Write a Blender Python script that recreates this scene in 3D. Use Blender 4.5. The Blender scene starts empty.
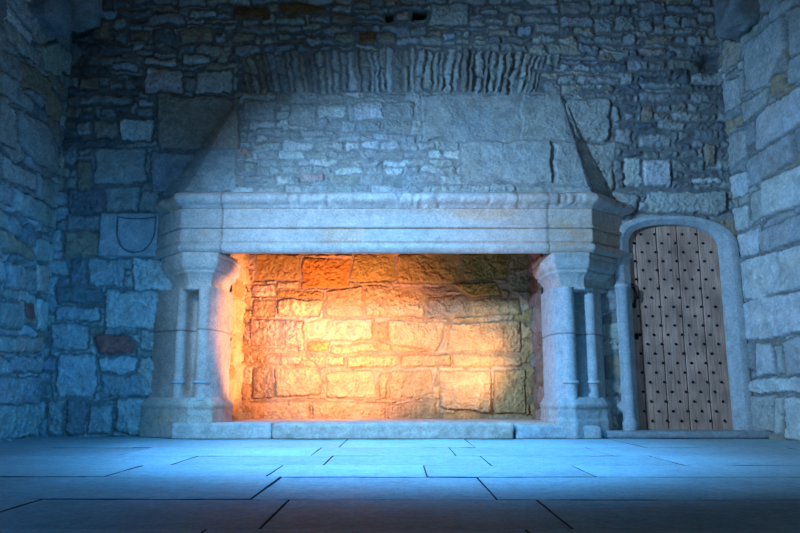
import bpy, math, random
import numpy as np
from mathutils import Vector

random.seed(7)
S = bpy.context.scene
COL = S.collection

# ------------------------------------------------------------------ camera
F_PX = 687.0
PITCH = math.radians(10.27)
CAM_H = 0.45
D = 7.10                       # distance of the back wall
CP, SP = math.cos(PITCH), math.sin(PITCH)

def ray(x, y):
    a = (x - 400.0) / F_PX
    v = (266.5 - y) / F_PX
    return a, CP - SP * v, SP + CP * v

def at(x, y, Y):
    """photo point on the vertical plane at distance Y -> X, Z"""
    a, b, c = ray(x, y)
    t = Y / b
    return a * t, CAM_H + c * t

def atX(x, y, Y): return at(x, y, Y)[0]
def atZ(y, Y): return at(400, y, Y)[1]

def onfloor(x, y, z=0.0):
    a, b, c = ray(x, y)
    t = (z - CAM_H) / c
    return a * t, b * t

def proj(X, Y, Z):
    dz = Z - CAM_H
    zc = Y * CP + dz * SP
    yc = -Y * SP + dz * CP
    return 400 + F_PX * X / zc, 266.5 - F_PX * yc / zc

cam_d = bpy.data.cameras.new('camera')
cam = bpy.data.objects.new('camera', cam_d); COL.objects.link(cam)
cam.location = (0, 0, CAM_H)
cam.rotation_euler = (math.radians(90) + PITCH, 0, 0)
cam_d.sensor_width = 36.0
cam_d.lens = 36.0 * F_PX / 800.0
cam_d.clip_start = 0.02
S.camera = cam

# ------------------------------------------------------------------ noise
def _hash(ix, iy, seed):
    h = (ix.astype(np.int64) * 374761393 + iy.astype(np.int64) * 668265263 + seed * 1442695041) & 0xFFFFFFFF
    h = ((h ^ (h >> 13)) * 1274126177) & 0xFFFFFFFF
    h = h ^ (h >> 16)
    return (h & 0xFFFF) / 65535.0

def vnoise(x, y, seed=0):
    ix = np.floor(x); iy = np.floor(y)
    fx = x - ix; fy = y - iy
    fx = fx * fx * fx * (fx * (fx * 6 - 15) + 10)
    fy = fy * fy * fy * (fy * (fy * 6 - 15) + 10)
    a = _hash(ix, iy, seed); b = _hash(ix + 1, iy, seed)
    c = _hash(ix, iy + 1, seed); d = _hash(ix + 1, iy + 1, seed)
    return (a + (b - a) * fx) * (1 - fy) + (c + (d - c) * fx) * fy

def fbm(x, y, seed=0, octv=4, gain=0.5):
    s = np.zeros_like(x); amp = 1.0; tot = 0.0; f = 1.0
    for o in range(octv):
        s = s + amp * (vnoise(x * f + 17.3 * o, y * f - 9.1 * o, seed + 31 * o) - 0.5)
        tot += amp; amp *= gain; f *= 2.03
    return s / tot * 2.0       # about -1..1

def sstep(a, b, x):
    t = np.clip((x - a) / (b - a), 0, 1)
    return t * t * (3 - 2 * t)

# ------------------------------------------------------------------ materials
def stone_mat(name, rough=0.92, bump=0.5, scale=1.0, spec=0.2, tint=(1, 1, 1), streak=0.0):
    m = bpy.data.materials.new(name); m.use_nodes = True
    nt = m.node_tree; N = nt.nodes; L = nt.links
    b = N['Principled BSDF']
    b.inputs['Roughness'].default_value = rough
    b.inputs['Specular IOR Level'].default_value = spec
    tc = N.new('ShaderNodeTexCoord')
    at_ = N.new('ShaderNodeAttribute'); at_.attribute_name = 'Col'
    n1 = N.new('ShaderNodeTexNoise'); n1.inputs['Scale'].default_value = 9 * scale; n1.inputs['Detail'].default_value = 8
    n1.inputs['Roughness'].default_value = 0.68
    n2 = N.new('ShaderNodeTexNoise'); n2.inputs['Scale'].default_value = 38 * scale; n2.inputs['Detail'].default_value = 6
    n2.inputs['Roughness'].default_value = 0.65
    for n in (n1, n2): L.new(tc.outputs['Object'], n.inputs['Vector'])
    r1 = N.new('ShaderNodeMapRange'); r1.inputs[1].default_value = 0.3; r1.inputs[2].default_value = 0.7
    r1.inputs[3].default_value = 0.78; r1.inputs[4].default_value = 1.2
    L.new(n1.outputs['Fac'], r1.inputs[0])
    r2 = N.new('ShaderNodeMapRange'); r2.inputs[1].default_value = 0.3; r2.inputs[2].default_value = 0.7
    r2.inputs[3].default_value = 0.76; r2.inputs[4].default_value = 1.2
    L.new(n2.outputs['Fac'], r2.inputs[0])
    mul = N.new('ShaderNodeMath'); mul.operation = 'MULTIPLY'
    L.new(r1.outputs[0], mul.inputs[0]); L.new(r2.outputs[0], mul.inputs[1])
    mx = N.new('ShaderNodeVectorMath'); mx.operation = 'SCALE'
    L.new(at_.outputs['Color'], mx.inputs[0]); L.new(mul.outputs[0], mx.inputs['Scale'])
    mt = N.new('ShaderNodeVectorMath'); mt.operation = 'MULTIPLY'
    mt.inputs[1].default_value = tint
    L.new(mx.outputs[0], mt.inputs[0])
    L.new(mt.outputs[0], b.inputs['Base Color'])
    mus = N.new('ShaderNodeMath'); mus.operation = 'ADD'
    L.new(n1.outputs['Fac'], mus.inputs[0])
    h2 = N.new('ShaderNodeMath'); h2.operation = 'MULTIPLY'; h2.inputs[1].default_value = 0.35
    L.new(n2.outputs['Fac'], h2.inputs[0]); L.new(h2.outputs[0], mus.inputs[1])
    bp = N.new('ShaderNodeBump'); bp.inputs['Strength'].default_value = bump; bp.inputs['Distance'].default_value = 0.02
    L.new(mus.outputs[0], bp.inputs['Height']); L.new(bp.outputs[0], b.inputs['Normal'])
    return m

def plain_mat(name, col, rough=0.6, metal=0.0, spec=0.3):
    m = bpy.data.materials.new(name); m.use_nodes = True
    b = m.node_tree.nodes['Principled BSDF']
    nt = m.node_tree
    tc = nt.nodes.new('ShaderNodeTexCoord')
    n = nt.nodes.new('ShaderNodeTexNoise'); n.inputs['Scale'].default_value = 80
    nt.links.new(tc.outputs['Object'], n.inputs['Vector'])
    r = nt.nodes.new('ShaderNodeMix'); r.data_type = 'RGBA'
    r.inputs[6].default_value = tuple(c * 0.7 for c in col) + (1,)
    r.inputs[7].default_value = tuple(min(1, c * 1.3) for c in col) + (1,)
    nt.links.new(n.outputs['Fac'], r.inputs[0]); nt.links.new(r.outputs[2], b.inputs['Base Color'])
    b.inputs['Roughness'].default_value = rough; b.inputs['Metallic'].default_value = metal
    b.inputs['Specular IOR Level'].default_value = spec
    return m

M_WALL = stone_mat('rubble_stone', bump=1.0)
M_DRESS = stone_mat('dressed_sandstone', bump=0.35, scale=1.3)
M_FIRE = stone_mat('warm_firebox_stone', bump=0.55)
M_FLOOR = stone_mat('paving_flagstone', rough=0.7, bump=0.2, scale=1.5, spec=0.3)
M_IRON = plain_mat('black_iron', (0.012, 0.012, 0.014), 0.55, 0.6)

def wood_mat():
    m = bpy.data.materials.new('weathered_oak'); m.use_nodes = True
    nt = m.node_tree; N = nt.nodes; L = nt.links; b = N['Principled BSDF']
    tc = N.new('ShaderNodeTexCoord'); mp = N.new('ShaderNodeMapping')
    mp.inputs['Scale'].default_value = (38, 38, 1.6)
    L.new(tc.outputs['Object'], mp.inputs[0])
    n = N.new('ShaderNodeTexNoise'); n.inputs['Scale'].default_value = 2.2; n.inputs['Detail'].default_value = 7
    n.inputs['Distortion'].default_value = 0.6
    L.new(mp.outputs[0], n.inputs['Vector'])
    n3 = N.new('ShaderNodeTexNoise'); n3.inputs['Scale'].default_value = 3.5; n3.inputs['Detail'].default_value = 4
    L.new(tc.outputs['Object'], n3.inputs['Vector'])
    cr = N.new('ShaderNodeValToRGB')
    cr.color_ramp.elements[0].position = 0.28; cr.color_ramp.elements[0].color = (0.33, 0.155, 0.10, 1)
    cr.color_ramp.elements[1].position = 0.72; cr.color_ramp.elements[1].color = (0.64, 0.36, 0.26, 1)
    L.new(n.outputs['Fac'], cr.inputs[0])
    at_ = N.new('ShaderNodeAttribute'); at_.attribute_name = 'Col'
    r3 = N.new('ShaderNodeMapRange'); r3.inputs[1].default_value = 0.3; r3.inputs[2].default_value = 0.7
    r3.inputs[3].default_value = 0.7; r3.inputs[4].default_value = 1.25
    L.new(n3.outputs['Fac'], r3.inputs[0])
    v = N.new('ShaderNodeVectorMath'); v.operation = 'MULTIPLY'
    L.new(cr.outputs[0], v.inputs[0]); L.new(at_.outputs['Color'], v.inputs[1])
    v2 = N.new('ShaderNodeVectorMath'); v2.operation = 'SCALE'
    L.new(v.outputs[0], v2.inputs[0]); L.new(r3.outputs[0], v2.inputs['Scale'])
    L.new(v2.outputs[0], b.inputs['Base Color'])
    bp = N.new('ShaderNodeBump'); bp.inputs['Strength'].default_value = 0.35; bp.inputs['Distance'].default_value = 0.01
    L.new(n.outputs['Fac'], bp.inputs['Height']); L.new(bp.outputs[0], b.inputs['Normal'])
    b.inputs['Roughness'].default_value = 0.75; b.inputs['Specular IOR Level'].default_value = 0.25
    return m
M_WOOD = wood_mat()

# ------------------------------------------------------------------ mesh helpers
def mesh_np(name, verts, faces, mat, cols=None, parent=None, smooth=True):
    """verts (n,3), faces: (m,4) array or list of lists"""
    me = bpy.data.meshes.new(name)
    if isinstance(faces, np.ndarray):
        nv, nf = len(verts), len(faces); k = faces.shape[1]
        me.vertices.add(nv); me.vertices.foreach_set('co', np.ascontiguousarray(verts, dtype=np.float32).ravel())
        me.loops.add(nf * k); me.loops.foreach_set('vertex_index', faces.astype(np.int32).ravel())
        me.polygons.add(nf)
        me.polygons.foreach_set('loop_start', np.arange(0, nf * k, k, dtype=np.int32))
        me.update(calc_edges=True); me.validate()
    else:
        me.from_pydata([tuple(map(float, v)) for v in verts], [], faces); me.update()
    if smooth:
        me.polygons.foreach_set('use_smooth', np.ones(len(me.polygons), dtype=bool))
    ca = me.attributes.new('Col', 'FLOAT_COLOR', 'POINT')
    if cols is None: cols = np.ones((len(me.vertices), 3)) * 0.35
    cols = np.asarray(cols, dtype=np.float32)
    if cols.ndim == 1: cols = np.tile(cols, (len(me.vertices), 1))
    c4 = np.ones((len(me.vertices), 4), dtype=np.float32); c4[:, :3] = cols
    ca.data.foreach_set('color', c4.ravel())
    me.materials.append(mat)
    o = bpy.data.objects.new(name, me); COL.objects.link(o)
    if parent is not None:
        o.parent = parent
        o.matrix_parent_inverse = parent_inv(parent)
    return o

def parent_inv(p):
    from mathutils import Matrix
    m = Matrix.Identity(4); q = p
    loc = Vector((0, 0, 0))
    while q is not None:
        loc += q.location if q.parent is None else Vector((0, 0, 0)); q = q.parent
    m.translation = -loc
    return m if p.parent is None else Matrix.Identity(4) @ m if False else m

def tag(o, label=None, cat=None, group=None, kind=None):
    if label: o['label'] = label
    if cat: o['category'] = cat
    if group: o['group'] = group
    if kind: o['kind'] = kind
    return o

def compact(P, C, faces):
    used = np.unique(faces)
    remap = -np.ones(len(P), dtype=np.int64); remap[used] = np.arange(len(used))
    return P[used], C[used], remap[faces]

def grid_faces(ny, nx, mask=None, flip=False):
    idx = np.arange(ny * nx).reshape(ny, nx)
    q = np.stack([idx[:-1, :-1], idx[:-1, 1:], idx[1:, 1:], idx[1:, :-1]], axis=-1)
    if flip: q = q[..., ::-1]
    q = q.reshape(-1, 4)
    if mask is not None: q = q[mask.reshape(-1)]
    return q

def cellmask(m):
    return m[:-1, :-1] & m[1:, :-1] & m[:-1, 1:] & m[1:, 1:]

# ------------------------------------------------------------------ stonework
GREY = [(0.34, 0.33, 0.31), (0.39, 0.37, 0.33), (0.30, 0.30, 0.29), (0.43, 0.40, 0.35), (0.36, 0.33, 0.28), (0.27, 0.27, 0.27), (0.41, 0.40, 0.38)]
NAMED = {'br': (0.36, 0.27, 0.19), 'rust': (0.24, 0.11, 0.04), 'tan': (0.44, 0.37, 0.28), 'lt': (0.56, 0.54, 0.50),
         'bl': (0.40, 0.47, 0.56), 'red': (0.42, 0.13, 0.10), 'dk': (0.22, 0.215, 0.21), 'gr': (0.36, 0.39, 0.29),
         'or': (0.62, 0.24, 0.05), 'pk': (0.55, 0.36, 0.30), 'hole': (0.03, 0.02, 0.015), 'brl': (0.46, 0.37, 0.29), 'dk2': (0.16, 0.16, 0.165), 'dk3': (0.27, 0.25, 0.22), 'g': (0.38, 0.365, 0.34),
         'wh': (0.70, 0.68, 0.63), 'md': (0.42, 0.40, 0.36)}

class Layout:
    def __init__(s): s.st = []
    def add(s, pts, col=None, lift=0.0, rough=1.0, pri=1):
        if len(pts) == 4 and not hasattr(pts[0], '__len__'):
            x0, y0, x1, y1 = pts
            j = min(x1 - x0, y1 - y0) * 0.06
            rr = lambda: random.uniform(-j, j)
            pts = [(x0 + rr(), y0 + rr()), (x1 + rr(), y0 + rr()), (x1 + rr(), y1 + rr()), (x0 + rr(), y1 + rr())]
        s.st.append((np.array(pts, dtype=float), col, lift, rough, pri))

def rows_fill(lay, x0, x1, y0, y1, rh, rw, colf=None, jit=0.1, rough=1.0, pri=0, lift=0.0):
    jit = jit * 1.8
    """random coursed rubble over a rectangle (any units)"""
    y = y0
    while y < y1 - rh[0] * 0.4:
        h = random.uniform(*rh)
        x = x0 - random.uniform(0, rw[1])
        while x < x1:
            w = random.uniform(*rw) * (0.7 + 0.6 * h / rh[1])
            if h > rh[0] * 1.5 and random.random() < 0.25:
                k = random.uniform(0.4, 0.6)
                parts = [(x, y, x + w, y + h * k), (x, y + h * k, x + w, y + h)]
            else: parts = [(x, y, x + w, y + h)]
            for (a, b, c, d) in parts:
                j = min(c - a, d - b) * jit
                r = lambda: random.uniform(-j, j)
                pg = []
                for (cx_, cy_, sx_, sy_) in ((a, b, 1, 1), (c, b, -1, 1), (c, d, -1, -1), (a, d, 1, -1)):
                    if random.random() < 0.4:
                        kx2, ky2 = (c - a) * random.uniform(0.08, 0.3), (d - b) * random.uniform(0.12, 0.4)
                        p1, p2 = (cx_ + sx_ * kx2, cy_ + r() * .5), (cx_ + r() * .5, cy_ + sy_ * ky2)
                        pg += [p2, p1] if sx_ * sy_ > 0 else [p1, p2]
                    else: pg.append((cx_ + r(), cy_ + r()))
                lay.add(pg,
                        colf() if colf else None, lift + random.uniform(-0.012, 0.014), rough * random.uniform(0.7, 1.4), pri)
            x += w
        y += h

def stone_field(A, B, lay, unit, joint=0.011, warp=0.024, seed=1, edge=0.022, depth=0.03, mortar=(0.19, 0.185, 0.175),  # mortar tone darkened to carry the shade in the crevices
                bulge=0.012, roughness=0.016, palette=GREY, colvar=0.12):
    """A, B: coordinate grids; unit: metres per coordinate unit. -> height (m), colour"""
    a_m, b_m = A * unit, B * unit
    wx = fbm(a_m * 7, b_m * 7, seed, 3) * warp * 1.3 + fbm(a_m * 28, b_m * 28, seed + 5, 3) * warp * 0.5
    wy = fbm(a_m * 7 + 50, b_m * 7, seed + 9, 3) * warp * 1.3 + fbm(a_m * 28 + 50, b_m * 28, seed + 13, 3) * warp * 0.5
    Aw, Bw = a_m + wx, b_m + wy
    dist = np.full(A.shape, -1.0); sid = np.full(A.shape, -1, dtype=np.int32)
    hand = np.full(A.shape, -1.0)
    a_ax = a_m; b_ax = b_m
    order = sorted(range(len(lay.st)), key=lambda i: -lay.st[i][4])
    k = 0.007
    for i in order:
        pts, col, lift, rg, pri = lay.st[i]
        P = pts * unit
        lo = P.min(0) - 0.07; hi = P.max(0) + 0.07
        inside = (a_m >= lo[0]) & (a_m <= hi[0]) & (b_m >= lo[1]) & (b_m <= hi[1])
        rr = np.where(inside.any(axis=1))[0]; cc = np.where(inside.any(axis=0))[0]
        if len(rr) == 0 or len(cc) == 0: continue
        sl = (slice(rr[0], rr[-1] + 1), slice(cc[0], cc[-1] + 1))
        aw, bw = Aw[sl], Bw[sl]
        area = 0.5 * np.sum(P[:, 0] * np.roll(P[:, 1], -1) - np.roll(P[:, 0], -1) * P[:, 1])
        if abs(area) < 1e-7: continue
        sg = 1.0 if area > 0 else -1.0
        acc = np.zeros_like(aw); 
        for e in range(len(P)):
            p, q = P[e], P[(e + 1) % len(P)]
            dx, dy = q - p; ln = math.hypot(dx, dy)
            if ln < 1e-6: continue
            dd = sg * (dx * (bw - p[1]) - dy * (aw - p[0])) / ln
            acc += np.exp(-np.clip(dd, -0.6, 0.6) / k)
        d = -k * np.log(np.maximum(acc, 1e-30)) - joint * 0.5
        if pri > 0:
            hand[sl] = np.maximum(hand[sl], d)
        else:
            d = np.minimum(d, -hand[sl] - joint)
        up = d > dist[sl]
        dist[sl] = np.where(up, d, dist[sl]); sid[sl] = np.where(up, i, sid[sl])
    dist = dist + 0.007 * fbm(a_m * 45, b_m * 45, seed + 81, 3, 0.6)
    n = len(lay.st)
    lift = np.array([s[2] for s in lay.st] + [0.0]); rg = np.array([s[3] for s in lay.st] + [1.0])
    rs = np.random.RandomState(seed + 77)
    tx = rs.uniform(-0.10, 0.10, n + 1); ty = rs.uniform(-0.10, 0.10, n + 1)
    cen = np.array([s[0].mean(0) * unit for s in lay.st] + [np.zeros(2)])
    pc = np.zeros((n + 1, 3)); hole = np.zeros(n + 1, dtype=bool)
    for i, s in enumerate(lay.st):
        c = NAMED[s[1]] if isinstance(s[1], str) else (s[1] if s[1] is not None else palette[rs.randint(len(palette))])
        hole[i] = s[1] == 'hole'
        v = rs.uniform(1 - colvar, 1 + colvar); hue = rs.uniform(-0.03, 0.03, 3)
        pc[i] = np.clip(np.array(c) * v * (1 + hue), 0.005, 0.95)
    pc[n] = mortar
    ln = lift[sid] + (a_m - cen[sid, 0]) * tx[sid] + (b_m - cen[sid, 1]) * ty[sid]
    ln = np.clip(ln, -0.035, 0.045)
    prof = sstep(0.0, 1.0, dist / edge)
    bul = bulge * (1 - np.exp(-np.maximum(dist, 0) / 0.06))
    n_lo = fbm(a_m * 9 + sid * 3.7, b_m * 9 - sid * 1.9, seed + 20, 4, 0.6)
    n_hi = fbm(a_m * 34 + sid * 1.3, b_m * 34, seed + 24, 3, 0.6)
    n_rd = 1 - np.abs(fbm(a_m * 16 + sid * 2.1, b_m * 16, seed + 28, 3))
    hs = ln + bul + rg[sid] * roughness * (1.0 * n_lo + 0.6 * n_hi - 0.8 * sstep(0.86, 0.97, n_rd))
    hm = -depth * (0.75 + 0.4 * fbm(a_m * 5, b_m * 5, seed + 40, 3)) + 0.007 * fbm(a_m * 22, b_m * 22, seed + 44, 4, 0.65)
    h = hm * (1 - prof) + np.maximum(hs, hm) * prof
    h = np.where(hole[sid] & (sid >= 0), h - 0.22 * sstep(0, 0.02, dist), h)
    # colour
    cs = pc[sid]
    vv = (1 + 0.22 * n_lo + 0.14 * n_hi)[..., None]
    warm = (0.5 + 0.5 * fbm(a_m * 3.1, b_m * 3.1, seed + 60, 3))[..., None]
    cs = cs * vv * (1 + (warm - 0.5) * np.array([0.16, 0.0, -0.2]))
    cm = np.array(mortar) * (1 + 0.25 * fbm(a_m * 14, b_m * 14, seed + 66, 4))[..., None]
    pe = sstep(-0.002, 0.012, dist)[..., None]
    col = cm * (1 - pe) + cs * pe
    return h, np.clip(col, 0.004, 0.95), dist, sid

# ================================================================== BACK WALL
XL, XR = -3.66, 3.56
WALL_T = 5.5
PXU = 0.0104                       # metres per photo pixel on the back wall
WDIR = np.array([-0.097, 1.0]); WDIR /= np.linalg.norm(WDIR)   # direction of the side walls in plan

random.seed(11)
bw = Layout()
H = bw.add
# --- left of the fireplace
for r, c in [((91,8,116,18),'bl'), ((88,19,109,38),'br'), ((112,30,126,41),'dk'), ((128,29,149,40),'br'), ((118,8,150,16),'dk'), ((135,49,153,55),'g'),
             ((112,62,138,71),'bl'), ((144,57,177,65),'lt'), ((183,54,209,63),'lt'), ((79,77,98,90),'br'), ((109,80,122,89),'g'),
             ((123,80,134,89),'g'), ((145,67,183,93),'lt'), ((195,70,232,94),'lt'), ((78,96,131,104),'g'), ((136,99,154,106),'lt'),
             ((100,109,116,116),'g'), ((134,107,153,116),'g'), ((92,119,118,137),'tan'), ((120,118,153,141),'lt'), ((76,121,90,136),'g'),
             ((76,147,91,153),'g'), ((75,158,91,190),'br'), ((94,148,146,182),'md'), ((69,188,104,215),'dk'), ((105,187,139,213),'md'),
             ((140,190,158,212),'md'), ((65,216,101,230),'g'), ((63,231,100,257),'br'), ((69,259,85,284),'dk'), ((86,258,124,285),'g'),
             ((115,260,131,269),'g'), ((132,258,172,291),'lt'), ((55,286,100,303),'dk'), ((55,305,99,320),'g'), ((103,291,160,328),'lt'),
             ((51,322,88,350),'g'), ((104,326,137,335),'g'), ((56,353,96,397),'md'), ((98,356,136,373),'lt'), ((98,375,150,397),'g'),
             ((46,399,62,436),'g'), ((64,401,85,436),'dk'), ((88,404,113,436),'md'), ((115,400,150,436),'g'), ((140,330,162,352),'md'),
             ((138,356,156,396),'md')]:
    H(r, c, random.uniform(-0.008, 0.014), random.uniform(0.8, 1.5))
H([(92,337),(104,331),(130,338),(138,346),(128,355),(100,354)], 'red', 0.02, 0.7)
# --- the courses above the relieving arch
for r, c in [((152,27,175,42),'dk'), ((178,28,211,42),'br'), ((213,33,226,41),'g'), ((229,32,254,41),'br'), ((190,9,216,17),'lt'),
             ((232,5,268,18),'rust'), ((275,15,306,24),'gr'), ((278,33,292,40),'tan'), ((294,33,306,38),'g'), ((333,31,355,41),'tan'),
             ((358,31,377,42),'rust'), ((378,31,397,42),'br'), ((395,11,408,20),'pk'),
             ((443,32,456,39),'bl'), ((463,30,472,38),'g'), ((474,32,486,39),'tan'), ((488,28,513,36),'tan'), ((518,25,533,35),'bl'),
             ((535,23,559,33),'g'), ((515,8,551,14),'g'), ((482,8,500,15),'g'), ((560,15,594,26),'g'), ((600,3,622,13),'g'), ((615,15,637,30),'md'),
             ((640,18,653,30),'g'), ((594,17,613,32),'g'), ((623,33,637,44),'g'), ((665,16,682,27),'g'), ((683,15,699,27),'g'), ((560,0,592,12),'g'),
             ((640,0,668,14),'g'), ((430,2,470,24),'md'), ((352,0,370,8),'br'), ((310,15,330,23),'g'), ((640,48,668,55),'pk')]:
    H(r, c, random.uniform(-0.005, 0.016), random.uniform(0.8, 1.4))
H([(276,3),(300,1),(322,6),(331,12),(310,14),(280,13)], 'rust', 0.0, 0.8)
H((384,11,394,20), 'hole'); H((409,10,428,20), 'hole')
# --- right of the hood, above the door
for r, c in [((640,91,671,101),'g'), ((672,92,690,101),'dk'), ((641,80,683,87),'g'), ((612,105,622,121),'g'), ((624,112,634,121),'g'),
             ((640,104,655,121),'br'), ((615,127,634,144),'g'), ((640,133,672,146),'g'), ((688,103,700,112),'g'),
             ((625,156,641,185),'lt'), ((643,159,673,186),'lt'), ((692,178,722,184),'lt'), ((646,190,728,214),'md'), ((612,192,639,213),'md'),
             ((640,201,652,213),'g'), ((705,143,717,166),'br'), ((566,97,611,139),'md'), ((572,141,615,190),'md'),
             ((580,216,630,250),'md'), ((600,252,618,290),'md'), ((555,54,561,66),'tan'), ((554,55,600,60),'g'), ((560,75,575,84),'g'), ((577,75,620,84),'g')]:
    H(r, c, random.uniform(-0.005, 0.012), random.uniform(0.6, 1.3))
# relieving arch: thin upright stones fanning out
ARCH = []
x = 237.0
while x < 547:
    w = random.uniform(4.5, 9.5)
    def lean(xx): return 0.045 * (392 - xx) * 0.95 if True else 0
    t0 = 56 - 9 * (1 - ((x - 392) / 155.0) ** 2); b0 = 96 - 4 * (1 - ((x - 392) / 155.0) ** 2)
    xt0, xt1 = x, x + w
    xb0, xb1 = x + lean(x) * 1.6, x + w + lean(x + w) * 1.6
    t = t0 + random.uniform(-2, 2); b = b0 + random.uniform(-3, 2)
    c = random.choice(['g', 'md', 'md', 'g', 'dk3', None])
    if x < 262: c = 'br' if random.random() < .6 else 'tan'
    segs = [(0, 1)] if random.random() < 0.6 else [(0, random.uniform(.35, .65))]
    if len(segs) and segs[0][1] < 1: segs.append((segs[0][1], 1))
    for (u, v) in segs:
        f = lambda q: (xt0 + (xb0 - xt0) * q, xt1 + (xb1 - xt1) * q, t + (b - t) * q)
        l0, r0, y0 = f(u); l1, r1, y1 = f(v)
        ARCH.append(len(bw.st))
        bw.add([(l0, y0), (r0, y0 + random.uniform(-1, 1)), (r1, y1), (l1, y1 + random.uniform(-1, 1))], c, random.uniform(-0.012, 0.02), 1.3)
    x += w
def shade_col():  # darker stones: shade of the dim wall areas put into the colour
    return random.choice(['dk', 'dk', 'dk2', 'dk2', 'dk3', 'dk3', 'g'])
def gcol():
    return random.choice([None] * 8 + ['dk', 'br', 'tan', 'g'])
H((156,96,241,149),'brl'); H((148,150,238,194),'g')
rows_fill(bw, 150, 770, -60, 50, (7, 13), (10, 34), gcol)
rows_fill(bw, 30, 150, -60, 150, (8, 15), (10, 30), shade_col)
rows_fill(bw, 150, 250, 50, 240, (8, 17), (10, 30), gcol)
rows_fill(bw, 30, 150, 150, 240, (8, 17), (10, 30), gcol)
rows_fill(bw, 30, 250, 240, 440, (10, 22), (10, 34), gcol)
rows_fill(bw, 605, 770, 50, 190, (8, 14), (10, 32), shade_col, rough=1.3)
rows_fill(bw, 550, 605, 50, 190, (8, 14), (10, 26), gcol, rough=1.2)
rows_fill(bw, 550, 770, 190, 216, (9, 14), (12, 32), gcol)
rows_fill(bw, 570, 770, 216, 440, (20, 40), (18, 40), gcol)
rows_fill(bw, 250, 550, 92, 200, (7, 12), (12, 30), gcol)

STEP = 0.0100
xs = np.arange(XL - 0.12, XR + 0.12, STEP); zs = np.arange(-0.06, WALL_T, STEP)
GX, GZ = np.meshgrid(xs, zs)
PX, PY = proj(GX, D, GZ)
h, col, dist, sid = stone_field(PX, PY, bw, PXU, seed=3, depth=0.042)
# patches where the wall is pointed nearly flush / badly weathered
fl = sstep(0.1, 0.5, fbm(GX * 1.1, GZ * 1.3, 900, 3))
h = h * (0.85 + 0.35 * fl)
# hollow pockets in the corners
for (px, py, rr, dp) in [(712, 62, 0.13, 0.12), (76, 62, 0.10, 0.10)]:
    cx, cz = at(px, py, D)
    h -= dp * np.exp(-((GX - cx) ** 2 + (GZ - cz) ** 2) / (rr * rr))

nd = (np.abs(GX - 0.5 * (atX(634, 340, D) + atX(725, 340, D))) < 0.76) & (GZ < atZ(214, D))
h = np.where(nd & (GX < atX(680, 340, D)), np.clip(h, -0.012, 0.006), np.where(nd, np.minimum(h, 0.012), h))
# fireplace plan -----------------------------------------------------
MD = 0.34                                      # how far the mantel stands out of the wall
YF = D - MD
Z_LINT0 = atZ(252.5, YF); Z_CORN0 = atZ(209, YF); Z_CORN1 = atZ(193, YF)
mL, mR = atX(181, 225, YF), atX(592, 225, YF)
wL, wR = atX(160, 225, D), atX(621, 225, D)
# hood: three planes standing off the wall
hz0 = Z_CORN1 - 0.02
HP = MD - 0.03
aL, zt = at(243, 97, D); aR, zt2 = at(561, 95, D); zt = 0.5 * (zt + zt2)
fLx = atX(183, 195, D - HP); fRx = atX(591, 195, D - HP)
bLx = atX(156, 195, D); bRx = atX(617, 190, D)
def plane3(p, q, r):
    A = np.array([[p[0], p[1], 1], [q[0], q[1], 1], [r[0], r[1], 1]], dtype=float)
    return np.linalg.solve(A, np.array([p[2], q[2], r[2]]))
plF = plane3((fLx, hz0, HP), (fRx, hz0, HP), (0, zt, 0.0))
plR = plane3((aR, zt, 0), (fRx, hz0, HP), (bRx, hz0, 0))
plL = plane3((aL, zt, 0), (fLx, hz0, HP), (bLx, hz0, 0))
def hood_p(X, Z):
    f = plF[0] * X + plF[1] * Z + plF[2]
    r = plR[0] * X + plR[1] * Z + plR[2]
    l = plL[0] * X + plL[1] * Z + plL[2]
    return np.minimum(np.minimum(f, r), l)
hp = hood_p(GX, GZ)
hood_zone = (hp > -0.004) & (GZ > hz0 - 0.05) & (GZ < zt + 0.02)

# openings
fo_l, fo_r = atX(222, 340, D - 0.08), atX(550, 340, D - 0.08)       # clear opening of the fireplace
YB = 8.10
fire_hole = (GX > fo_l - 0.10) & (GX < fo_r + 0.10) & (GZ < Z_LINT0 + 0.35)
# door outline (clear opening), on the wall plane
YD = D + 0.085
dl, dr = atX(632.8, 340, YD), atX(725.5, 340, YD)
z_spring = atZ(249, YD); z_apex = atZ(225.5, YD)
def door_outline(grow=0.0, n=28, grow_top=None):
    gt = grow if grow_top is None else grow_top
    cx = 0.5 * (dl + dr); hw = 0.5 * (dr - dl) + grow
    ht = (z_apex - z_spring) + gt * 0.9
    pts = [(cx - hw, 0.0), (cx - hw, 0.45), (cx - hw, 0.9), (cx - hw, 1.4), (cx - hw, z_spring - 0.02 * (1 + 0))]
    for i in range(n + 1):
        a = math.pi - math.pi * i / n
        ca, sa = math.cos(a), math.sin(a)
        e_ = 0.70 if ca < 0 else 0.92
        ex = math.copysign(abs(ca) ** e_, ca); ez = abs(sa) ** e_
        pts.append((cx + hw * ex, z_spring + ht * ez))
    pts += [(cx + hw, z_spring - 0.02), (cx + hw, 1.4), (cx + hw, 0.9), (cx + hw, 0.45), (cx + hw, 0.0)]
    return pts
dcx = 0.5 * (dl + dr); dhw = 0.5 * (dr - dl)
gro = 0.09
tt = np.clip(1 - ((GX - dcx) / (dhw + gro)) ** 2, 0, 1) ** 0.43
door_hole = (np.abs(GX - dcx) < dhw + gro) & (GZ < z_spring + tt * (z_apex - z_spring + gro * 0.9))

YW = D - h
SX_L = (GX < XL - 0.06); SX_R = (GX > XR + 0.06)
P = np.stack([GX, YW, GZ], -1)
keep = ~(fire_hole | door_hole)
arch_v = np.isin(sid, np.array(ARCH)) & (dist > -0.014)
cm_all = ~(cellmask(~keep)) & cellmask(keep | True)
cm_keep = cellmask(keep)
hood_c = cellmask(hood_zone) & cellmask(GZ > hz0)
cm_arch = cellmask(arch_v) & cm_keep & ~hood_c
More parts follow.
